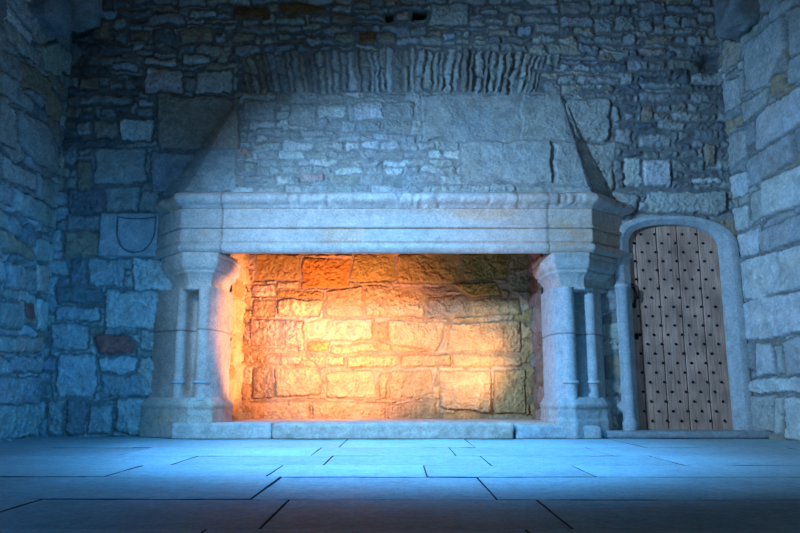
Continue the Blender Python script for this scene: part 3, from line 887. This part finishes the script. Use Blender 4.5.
# roll with a small cap on the left jamb of the door
rx, ry = atX(625, 340, D - 0.02), D - 0.03
def lathe(name, cx, cy, prof, mat, col, parent, n=24):
    V, Fc = [], []
    for z, r in prof:
        for i in range(n): a = 2 * math.pi * i / n; V.append((cx + r * math.cos(a), cy + r * math.sin(a), z))
    for k in range(len(prof) - 1):
        for i in range(n):
            j = (i + 1) % n; Fc.append((k * n + i, k * n + j, (k + 1) * n + j, (k + 1) * n + i))
    Fc.append(tuple(range((len(prof) - 1) * n, len(prof) * n))); Fc.append(tuple(range(n))[::-1])
    return mesh_np(name, V, Fc, mat, col, parent)
zc = atZ(288, D)
lathe('jamb_shaft', rx, ry, [(0.0, .075), (0.14, .075), (0.16, .06), (0.19, .056), (zc - 0.03, .055), (zc - 0.025, .062), (zc - 0.012, .064), (zc, .078), (zc + .03, .080), (zc + .035, .05)], M_DRESS, (0.40, 0.40, 0.40), dframe)

door_pts = door_outline(0.012)
dxs = np.array([p[0] for p in door_pts])
boards = [dl - 0.01] + [atX(q, 340, YD) for q in (642, 663.5, 684.5, 706)] + [dr + 0.012]
def arch_z(x):
    u = np.clip(abs((x - dcx) / (dhw + 0.012)), 0, 1)
    e_ = 0.70 if x < dcx else 0.92
    c_ = u ** (1 / e_); s_ = math.sqrt(max(0, 1 - c_ * c_)) ** e_
    return z_spring + (z_apex - z_spring + 0.012) * s_
V, Fc, cols = [], [], []
random.seed(5)
for b in range(5):
    x0, x1 = boards[b] + 0.0035, boards[b + 1] - 0.0035
    yf = YD + random.uniform(-0.004, 0.004); tone = random.uniform(0.88, 1.1)
    m = 10
    lines = []
    for (xa_, dy) in [(x0, 0.05), (x0, 0.008), (x0 + 0.008, 0.0)] + [(x0 + 0.008 + (x1 - x0 - 0.016) * i / m, 0.0) for i in range(1, m)] + [(x1 - 0.008, 0.0), (x1, 0.008), (x1, 0.05)]:
        lines.append((xa_, yf + dy, 0.062, arch_z(xa_)))
    b0 = len(V)
    K = 30
    for (xx, yy, za, zb) in lines:
        for k in range(K + 1):
            V.append((xx, yy, za + (zb - za) * k / K)); cols.append((tone, tone * random.uniform(.98, 1.0), tone * 0.98))
    for i in range(len(lines) - 1):
        for k in range(K):
            Fc.append((b0 + i * (K + 1) + k, b0 + (i + 1) * (K + 1) + k, b0 + (i + 1) * (K + 1) + k + 1, b0 + i * (K + 1) + k + 1))
# dark backing of the boards
b0 = len(V); ol = door_outline(0.05)
for (xx, zz_) in ol: V.append((xx, YD + 0.03, max(zz_, 0.062))); cols.append((0.12, 0.12, 0.12))
for (xx, zz_) in ol: V.append((xx, YD + 0.07, max(zz_, 0.062))); cols.append((0.12, 0.12, 0.12))
k = len(ol)
Fc.append(tuple(range(b0, b0 + k))[::-1]); Fc.append(tuple(range(b0 + k, b0 + 2 * k)))
for i in range(k): j = (i + 1) % k; Fc.append((b0 + i, b0 + j, b0 + k + j, b0 + k + i))
door = mesh_np('door_1', V, Fc, M_WOOD, cols, smooth=False)
tag(door, 'arched studded oak plank door in the stone surround right of the fireplace', 'door', kind='structure')

# iron studs: small faceted domes in a quincunx
studs = []
for r in range(0, 21):
    yy = 234.3 + 9.33 * r
    zc_ = atZ(yy, YD)
    zc_ = atZ(234.3, YD) - r * (atZ(234.3, YD) - atZ(418, YD)) / 19.7
    if r % 2 == 0: start, cnt = 641.8, 6
    else: start, cnt = 634.6, 6
    for q in range(cnt):
        X = atX(start + 13.8 * q, 253, YD)
        if zc_ < arch_z(X) - 0.05 and zc_ > 0.1 and dl + 0.03 < X < dr - 0.025: studs.append((X, zc_))
sm = None
def stud_verts(X, Z, r=0.0145):
    V = [(X + r * math.cos(a) * s_, YD - d_, Z + r * math.sin(a) * s_) for s_, d_ in ((1.0, -0.014), (1.0, 0.004), (0.62, 0.014)) for a in [2 * math.pi * i / 8 for i in range(8)]]
    V.append((X, YD - 0.018, Z))
    F = []
    for k in range(2):
        for i in range(8): F.append((k * 8 + i, k * 8 + (i + 1) % 8, (k + 1) * 8 + (i + 1) % 8, (k + 1) * 8 + i))
    for i in range(8): F.append((16 + i, 16 + (i + 1) % 8, 24))
    return V, F
proto = None
studs.sort(key=lambda s_: s_[1])
near, rest = studs[:100], studs[100:]
for (X, Z) in near:
    if proto is None:
        V0, F0 = stud_verts(0, 0); V0 = [(a, b - YD, c) for a, b, c in V0]
        proto = mesh_np('stud', V0, F0, M_IRON, (0.02, 0.02, 0.02), door); o = proto
        proto.matrix_parent_inverse = Matrix.Identity(4)
    else:
        o = proto.copy(); COL.objects.link(o); o.parent = door
    o.location = (X, YD, Z)
if rest:
    V, Fc = [], []
    for (X, Z) in rest:
        v_, f_ = stud_verts(X, Z); k = len(V); V += v_; Fc += [tuple(i + k for i in q) for q in f_]
    o = mesh_np('studs', V, Fc, M_IRON, (0.02, 0.02, 0.02), door); o['kind'] = 'stuff'
print('studs', len(studs))

# handle and lock plate
def tube(name, pts, radii, mat, parent, n=10):
    V, Fc = [], []
    pts = [Vector(p) for p in pts]
    for i, p in enumerate(pts):
        t = (pts[min(i + 1, len(pts) - 1)] - pts[max(i - 1, 0)]).normalized()
        u = t.cross(Vector((1, 0, 0))) if abs(t.x) < .9 else t.cross(Vector((0, 1, 0))); u.normalize(); w = t.cross(u)
        for j in range(n):
            a = 2 * math.pi * j / n; V.append(p + (u * math.cos(a) + w * math.sin(a)) * radii[i])
    for i in range(len(pts) - 1):
        for j in range(n): Fc.append((i * n + j, i * n + (j + 1) % n, (i + 1) * n + (j + 1) % n, (i + 1) * n + j))
    Fc.append(tuple(range(n))[::-1]); Fc.append(tuple(range((len(pts) - 1) * n, len(pts) * n)))
    return mesh_np(name, V, Fc, mat, (0.02, 0.02, 0.02), parent)
hxk = atX(633.3, 296, YD - .03); zt_, zb_ = atZ(285, YD), atZ(307, YD)
hz = [zt_ + (zb_ - zt_) * i / 12 for i in range(13)]
handle = tube('handle', [(hxk + 0.012 * math.sin(math.pi * i / 12), YD - 0.012 - 0.055 * math.sin(math.pi * i / 12), z) for i, z in enumerate(hz)],
     [0.024, 0.022, 0.014, 0.012, 0.013, 0.016, 0.018, 0.016, 0.013, 0.012, 0.014, 0.024, 0.026], M_IRON, door)
handle['label'] = 'black wrought iron pull handle'
kxx, kzz = at(636.6, 336.5, YD)
def disc(name, X, Z, rx_, rz_, y, th, mat, parent, n=20):
    V = []
    for s_, d_ in ((1, 0.0), (1, -th), (0.85, -th - 0.004)):
        V += [(X + rx_ * s_ * math.cos(2 * math.pi * i / n), y + d_, Z + rz_ * s_ * math.sin(2 * math.pi * i / n)) for i in range(n)]
    Fc = [(k * n + i, k * n + (i + 1) % n, (k + 1) * n + (i + 1) % n, (k + 1) * n + i) for k in range(2) for i in range(n)]
    Fc.append(tuple(range(2 * n, 3 * n)))
    return mesh_np(name, V, Fc, mat, (0.02, 0.02, 0.02), parent)
esc = disc('keyhole_plate', kxx, kzz, 0.022, 0.036, YD + 0.004, 0.012, M_IRON, door)
esc['label'] = 'small black iron keyhole plate'

# doorstep
sy0 = onfloor(690, 438.2)[1]
step = slab('doorstep', atX(604, 435, sy0), atX(773, 435, sy0), sy0, D + 0.3, 0.0, 0.062, M_DRESS, (0.30, 0.30, 0.30), None, seed=441, rough=0.008, rnd=0.016, step=0.025)
tag(step, 'low worn stone step in front of the oak door', 'step')

# ================================================================== SIDE WALLS
def side_wall(name, corner_x, side, polys, label, seed, **kw):
    """side -1 left, +1 right; u runs from the far corner towards the viewer"""
    c0 = np.array([corner_x, D]); dirv = -WDIR
    nrm = np.array([dirv[1], -dirv[0]]) * (1 if True else 1)
    # normal into the room
    if nrm[0] * side > 0: nrm = -nrm
    def uv(x, y):
        a, b, c = ray(x, y)
        # a t - c0x, b t - c0y perpendicular to nrm
        t = (nrm @ c0) / (nrm @ np.array([a, b]))
        p = np.array([a * t, b * t]); return float((p - c0) @ dirv), CAM_H + c * t
    lay = Layout()
    for p, c, rg in polys:
        q = [uv(*w) for w in p]
        cx = sum(w[0] for w in q) / len(q); cy = sum(w[1] for w in q) / len(q)
        lay.add([(cx + (w[0] - cx) * 1.08, cy + (w[1] - cy) * 1.08) for w in q], c, random.uniform(-0.006, 0.02), rg)
    rows_fill(lay, -0.1, 10.0, -0.05, WALL_T, (0.12, 0.30), (0.16, 0.48), lambda: random.choice([None] * 8 + ['br', 'g', 'lt']))
    us = np.concatenate([np.arange(-0.06, 2.2, 0.010), 2.2 + np.cumsum(np.linspace(0.012, 0.16, 90))])
    ws = np.arange(-0.06, WALL_T, 0.011)
    U, W = np.meshgrid(us, ws)
    hh2, cc2, dd2, ss2 = stone_field(U, W, lay, 1.0, seed=seed, **kw)
    hh2 = hh2 * sstep(-0.06, 0.05, U) + 0
    X = c0[0] + dirv[0] * U + nrm[0] * hh2; Y = c0[1] + dirv[1] * U + nrm[1] * hh2
    v, c, f = compact(np.stack([X, Y, W], -1).reshape(-1, 3), cc2.reshape(-1, 3), grid_faces(*U.shape, None, flip=(side > 0) ^ True))
    o = mesh_np(name, v, f, M_WALL, c)
    tag(o, label, 'wall', kind='structure')
    return uv, c0, dirv, nrm

random.seed(43)
Lp = [([(10,22),(42,52),(40,66),(8,38)],'g',1), ([(44,46),(58,42),(64,55),(62,76),(46,68)],'gr',.5), ([(3,50),(20,58),(22,80),(4,70)],'g',1),
      ([(24,62),(50,78),(48,98),(22,84)],'br',.9), ([(0,72),(34,100),(34,112),(0,92)],'g',1), ([(0,96),(16,122),(16,148),(0,140)],'md',.7),
      ([(20,112),(50,126),(60,150),(60,174),(36,162),(20,142)],'md',.8), ([(4,155),(36,176),(36,190),(4,178)],'md',1), ([(38,174),(66,187),(66,210),(38,197)],'md',.6),
      ([(16,190),(66,213),(63,231),(16,211)],'md',.7), ([(0,182),(14,187),(14,207),(0,201)],'g',1), ([(0,231),(34,246),(34,260),(4,250)],'br',.8),
      ([(38,238),(56,245),(54,263),(38,259)],'md',.6), ([(8,262),(36,270),(36,291),(8,287)],'g',.8), ([(0,256),(6,258),(5,284),(0,282)],'g',1),
      ([(38,262),(49,266),(49,293),(38,290)],'pk',.8), ([(2,302),(24,303),(24,328),(2,326)],'g',1.2), ([(25,304),(35,305),(34,320),(26,318)],'red',.8), ([(38,300),(53,302),(51,332),(38,330)],'lt',.8),
      ([(0,335),(18,336),(15,351),(0,351)],'md',.7), ([(20,336),(42,338),(42,353),(18,353)],'pk',.7), ([(14,356),(42,358),(42,373),(14,371)],'g',1),
      ([(0,378),(42,378),(38,404),(0,405)],'g',1.6), ([(0,407),(38,406),(36,436),(0,438)],'md',1.5)]
Rp = [([(722,40),(740,42),(738,60),(722,72)],'tan',1.2), ([(744,46),(783,18),(786,46),(764,85),(744,89)],'md',.7), ([(790,12),(806,4),(806,48),(789,57)],'md',.4),
      ([(790,60),(806,50),(806,76),(789,84)],'md',.4), ([(770,77),(784,71),(783,91),(770,97)],'br',.9), ([(722,84),(738,78),(738,103),(724,111)],'md',.9),
      ([(740,103),(768,88),(765,106),(742,122)],'md',.8), ([(756,117),(765,108),(806,84),(806,120),(756,150)],'lt',.25), ([(746,160),(758,153),(792,133),(794,160),(766,178),(748,187)],'g',1.1),
      ([(764,183),(806,163),(806,201),(767,216)],'lt',.25), ([(729,176),(746,171),(746,193),(729,200)],'lt',.6), ([(728,136),(745,129),(745,156),(728,171)],'md',.9),
      ([(748,196),(762,190),(764,215),(750,223)],'md',.7), ([(731,210),(746,206),(747,228),(732,230)],'lt',.9), ([(738,234),(757,228),(757,253),(741,257)],'lt',.5),
      ([(761,230),(806,212),(806,238),(762,253)],'md',.7), ([(743,262),(778,253),(781,291),(756,300),(745,297)],'lt',.5), ([(781,252),(806,242),(806,287),(782,291)],'lt',.4),
      ([(743,303),(806,291),(806,331),(744,341)],'lt',.8), ([(754,345),(769,344),(776,374),(756,377)],'lt',.5), ([(772,346),(779,345),(783,372),(779,374)],'g',1),
      ([(783,342),(806,335),(806,372),(785,375)],'md',.5), ([(750,380),(806,376),(806,391),(750,393)],'lt',1.5), ([(749,397),(774,396),(773,431),(752,432)],'md',.5),
      ([(776,398),(784,398),(783,435),(775,434)],'md',.5), ([(786,399),(806,397),(806,439),(786,437)],'lt',.6)]
uvL, cL, dL, nL = side_wall('wall_left', XL, -1, Lp, 'rubble stone side wall at the left edge, below the corbel', 91, depth=0.036, bulge=0.008, roughness=0.015, joint=0.008, edge=0.016)
uvR, cR, dR, nR = side_wall('wall_right', XR, 1, Rp, 'side wall of large squared blocks right of the oak door', 97, depth=0.032, bulge=0.007, roughness=0.013, joint=0.007, edge=0.014, warp=0.016)

# corbels: weathered lumps built into the side walls
def lump(name, center, size, mat, base, seed, power=0.55, rot=0.0, amp=0.05, tilt=0.0, parent=None):
    nu, nv = 44, 28
    V, cols = [], []
    for j in range(nv + 1):
        ph = -math.pi / 2 + math.pi * j / nv
        for i in range(nu):
            th = 2 * math.pi * i / nu
            f = lambda q: math.copysign(abs(q) ** power, q)
            V.append((f(math.cos(ph)) * f(math.cos(th)), f(math.cos(ph)) * f(math.sin(th)), f(math.sin(ph))))
    U = np.array(V)
    nz = fbm(U[:, 0] * 2.1 + U[:, 2] * 1.3 + seed, U[:, 1] * 2.1 - U[:, 2] * 1.1, seed, 4, 0.55)
    n2 = fbm(U[:, 0] * 8 + U[:, 2] * 5, U[:, 1] * 8 - U[:, 2] * 6, seed + 3, 3)
    U = U * (1 + amp * 2.2 * nz + amp * 0.35 * n2)[:, None]
    U = U * np.array(size) * 0.5
    U[:, 2] += U[:, 0] * tilt
    c, s_ = math.cos(rot), math.sin(rot)
    Q = np.stack([U[:, 0] * c - U[:, 1] * s_ + center[0], U[:, 0] * s_ + U[:, 1] * c + center[1], U[:, 2] + center[2]], -1)
    Fc = [(j * nu + i, j * nu + (i + 1) % nu, (j + 1) * nu + (i + 1) % nu, (j + 1) * nu + i) for j in range(nv) for i in range(nu)]
    cc = np.ones(Q.shape) * np.array(base) * (1 + 0.25 * nz + 0.15 * n2)[:, None]
    return mesh_np(name, Q, Fc, mat, cc, parent)
def on_side(uvf, c0, dv, nr, x, y, out):
    u, w = uvf(x, y); p = c0 + dv * u + nr * out
    return (p[0], p[1], w)
rotw = math.atan2(nL[1], nL[0])
o = lump('corbel', on_side(uvL, cL, dL, nL, 42, 10, 0.04), (0.42, 0.52, 0.42), M_WALL, (0.22, 0.22, 0.23), 601, rot=rotw, amp=0.085)
tag(o, 'dark square corbel block jutting from the top of the left wall', 'corbel')
o = lump('corbel', on_side(uvL, cL, dL, nL, 62, 6, 0.12), (0.56, 0.40, 0.46), M_WALL, (0.26, 0.25, 0.24), 607, power=0.72, rot=rotw, amp=0.06)
tag(o, 'rounded boulder corbel in the upper left corner of the hall', 'corbel')
rotr = math.atan2(nR[1], nR[0])
cb = lump('corbel', on_side(uvR, cR, dR, nR, 744, 16, 0.04), (0.40, 0.46, 0.42), M_WALL, (0.24, 0.24, 0.235), 613, rot=rotr, amp=0.09, tilt=-0.0)
tag(cb, 'projecting corbel block at the top of the right wall above the door', 'corbel')

# ================================================================== FLOOR
random.seed(57)
rows_px = [447, 455.3, 464.8, 476.2, 498.6, 528.2]
ry_ = [D + 0.3] + [onfloor(400, q)[1] for q in rows_px]
y = ry_[-1]
while y > -2.6:
    y -= random.uniform(0.55, 0.8); ry_.append(y)
known = {1: [(311, 455, 322, 447), (448, 447, 457, 455)], 2: [(323, 465, 331, 457), (480, 456, 492, 464), (178, 463, 185, 458)],
         3: [(265.5, 476.2, 281, 465.7), (424, 466, 427, 476), (105, 476, 140, 466), (575, 466, 590, 474)],
         4: [(253.7, 496.7, 281, 476.2), (477, 476.7, 495, 495.5), (0, 499.5, 86, 476.5)],
         5: [(258, 528.7, 288, 500), (538.7, 500, 572.5, 527.5), (0, 511, 39, 500)], 6: [(200, 533, 206, 529), (525, 529, 530, 533)]}
V, Fc, cols = [], [], []
def flag(x0, x1, y0, y1):
    g = 0.0045; x0 += g; x1 -= g; y0 += g; y1 -= g
    nx_ = max(2, int((x1 - x0) / 0.06)); ny_ = max(2, int((y1 - y0) / 0.06))
    ox = np.concatenate([[x0, x0 + 0.006], np.linspace(x0 + 0.03, x1 - 0.03, nx_), [x1 - 0.006, x1]])
    oy = np.concatenate([[y0, y0 + 0.006], np.linspace(y0 + 0.03, y1 - 0.03, ny_), [y1 - 0.006, y1]])
    A_, B_ = np.meshgrid(ox, oy)
    sd = random.randint(0, 9999)
    z = 0.003 * fbm(A_ * 2.2, B_ * 2.2, sd, 3) + random.uniform(-0.002, 0.002) - 0.003 + (A_ - x0) * random.uniform(-.002, .002)
    z = z - 0.0022 * np.maximum(0, fbm(A_ * 9, B_ * 9, sd + 1, 3))
    edge = np.zeros_like(z); edge[0, :] = edge[-1, :] = 1; edge[:, 0] = edge[:, -1] = 1
    z = z - edge * 0.001
    b0 = len(V); ny2, nx2 = z.shape
    t = random.uniform(0.88, 1.12)
    w_ = random.uniform(-0.02, 0.02)
    n_ = fbm(A_ * 3, B_ * 3, sd + 4, 4)
    for j in range(ny2):
        for i in range(nx2):
            V.append((A_[j, i], B_[j, i], z[j, i])); q = 0.42 * t * (1 + 0.15 * n_[j, i]); cols.append((q * (0.72 + w_), q, q * (1.04 - w_)))
    for q in grid_faces(ny2, nx2): Fc.append(tuple(int(b0 + i) for i in q))
    per = [b0 + i for i in range(nx2)] + [b0 + j * nx2 + nx2 - 1 for j in range(1, ny2)] + [b0 + (ny2 - 1) * nx2 + i for i in range(nx2 - 2, -1, -1)] + [b0 + j * nx2 for j in range(ny2 - 2, 0, -1)]
    m = len(per); k0 = len(V)
    for p in per: V.append((V[p][0], V[p][1], V[p][2])); cols.append((0.02, 0.02, 0.02))
    for p in per: V.append((V[p][0], V[p][1], -0.03)); cols.append((0.02, 0.02, 0.02))
    for i in range(m): Fc.append((k0 + (i + 1) % m, k0 + i, k0 + m + i, k0 + m + (i + 1) % m))
for r in range(len(ry_) - 1):
    y1, y0 = ry_[r], ry_[r + 1]
    xk = []
    for (a, b, c, d) in known.get(r, []):
        xk.append(0.5 * (onfloor(a, b)[0] + onfloor(c, d)[0]))
    xk.sort()
    lo, hi = XL - 0.5, XR + 1.3
    if not xk: xk = [random.uniform(-0.8, 0.8)]
    while xk[0] > lo: xk.insert(0, xk[0] - random.uniform(1.1, 1.9))
    while xk[-1] < hi: xk.append(xk[-1] + random.uniform(1.1, 1.9))
    for a, b in zip(xk[:-1], xk[1:]): flag(a, b, y0, y1)
b0 = len(V)
for p in [(-6, -3, -0.014), (6, -3, -0.014), (6, 9, -0.014), (-6, 9, -0.014), (-6, -3, -0.2), (6, -3, -0.2), (6, 9, -0.2), (-6, 9, -0.2)]:
    V.append(p); cols.append((0.03, 0.03, 0.03))
Fc += [(b0, b0 + 1, b0 + 2, b0 + 3), (b0 + 4, b0 + 7, b0 + 6, b0 + 5), (b0, b0 + 4, b0 + 5, b0 + 1), (b0 + 1, b0 + 5, b0 + 6, b0 + 2), (b0 + 2, b0 + 6, b0 + 7, b0 + 3), (b0 + 3, b0 + 7, b0 + 4, b0)]
floor = mesh_np('floor', V, Fc, M_FLOOR, cols, smooth=False)
tag(floor, 'worn pale flagstone floor with thin dark joints', 'floor', kind='structure')

# ceiling and rear wall close the hall behind the viewer
yr = -2.6
box('ceiling', -6, 6, yr - 0.4, D + 0.4, WALL_T - 0.01, WALL_T + 0.3, M_WALL, (0.16, 0.14, 0.12))['kind'] = 'structure'
wr = box('wall_rear', -6, 6, yr - 0.4, yr, -0.05, WALL_T, M_WALL, (0.30, 0.29, 0.27)); wr['kind'] = 'structure'
for o in list(COL.objects):
    if o.name == 'ceiling': tag(o, 'dark ceiling of the hall, out of sight overhead', 'ceiling')
    if o.name == 'wall_rear': tag(o, 'plain rear wall of the hall behind the viewer', 'wall')

# ================================================================== LIGHT
def aim(o, target):
    d = Vector(target) - o.location
    o.rotation_euler = d.to_track_quat('-Z', 'Y').to_euler()
def area(name, loc, target, sx, sy, col, power, spread=180):
    l = bpy.data.lights.new(name, 'AREA'); l.shape = 'RECTANGLE'; l.size = sx; l.size_y = sy; l.color = col; l.energy = power
    l.spread = math.radians(spread)
    o = bpy.data.objects.new(name, l); COL.objects.link(o); o.location = loc; aim(o, target); return o
def spot(name, loc, target, ang, blend, col, power, rad=0.1):
    l = bpy.data.lights.new(name, 'SPOT'); l.spot_size = math.radians(ang); l.spot_blend = blend; l.color = col; l.energy = power; l.shadow_soft_size = rad
    o = bpy.data.objects.new(name, l); COL.objects.link(o); o.location = loc; aim(o, target); return o

spot('assumed_left_key', (-2.85, 2.7, 2.9), (1.6, 7.1, 0.72), 82, 1.0, (0.22, 0.50, 0.90), 2500, 0.25)  # assumed blue key from the left, unseen lamp inside the hall, no window
spot('left_side_fill', (-0.4, -1.6, 1.5), (-3.0, 7.0, 0.6), 40, 1.0, (0.05, 0.38, 1.0), 1000, 0.4)  # added blue fill for the left of the back wall, no window
spot('left_wall_fill', (3.0, 2.3, 2.0), (-3.6, 6.3, 0.6), 32, 1.0, (0.03, 0.36, 1.0), 1000, 0.3)  # added blue spot to brighten the left wall, unseen source
area('added_ambient_fill', (0.3, 0.5, 4.6), (0.0, 7.0, 3.9), 3.0, 1.2, (0.60, 0.68, 0.68), 7, 110)  # added dim neutral fill for the upper wall, no daylight opening here
area('rear_teal_fill', (0.0, -2.4, 2.2), (0.0, 4.0, 0.8), 2.4, 1.8, (0.01, 0.42, 0.85), 13, 150)  # added teal fill from behind, the rear wall has no window
spot('assumed_floor_spot', (0.3, 4.5, 5.0), (0.0, 5.5, 0.0), 62, 1.0, (0.06, 0.40, 1.0), 3200, 0.5)  # assumed blue spot under the ceiling for the floor's light pool, unseen source
spot('firebox_spot_hot', (1.0, 7.25, 0.62), (0.72, 8.1, 0.80), 90, 1.0, (1.0, 0.62, 0.30), 72, 0.10)  # unseen warm lamp for the hot spot, no fire burns here
spot('firebox_spot_broad', (-0.45, 6.86, 0.85), (-0.75, 8.1, 1.02), 120, 0.8, (1.0, 0.44, 0.20), 215, 0.12)  # unseen broad warm lamp on the firebox back, not a fire
spot('firebox_spot_side', (1.2, 7.4, 0.7), (-1.85, 7.72, 1.12), 33, 0.3, (1.0, 0.50, 0.25), 900, 0.12)  # unseen warm lamp added for the left inner wall, not a fire
spot('lintel_fill', (2.3, 3.6, 0.5), (0.85, 6.76, 2.12), 22, 1.0, (1.0, 0.74, 0.48), 75, 0.1)  # added warm spot to brighten the lintel, there is no torch

w = bpy.data.worlds.new('world'); S.world = w; w.use_nodes = True
w.node_tree.nodes['Background'].inputs[0].default_value = (0.10, 0.16, 0.25, 1)
w.node_tree.nodes['Background'].inputs[1].default_value = 0.3

S.view_settings.view_transform = 'Standard'; S.view_settings.look = 'None'
S.view_settings.gamma = 1.0; S.view_settings.use_curve_mapping = False
S.view_settings.exposure = 0.0
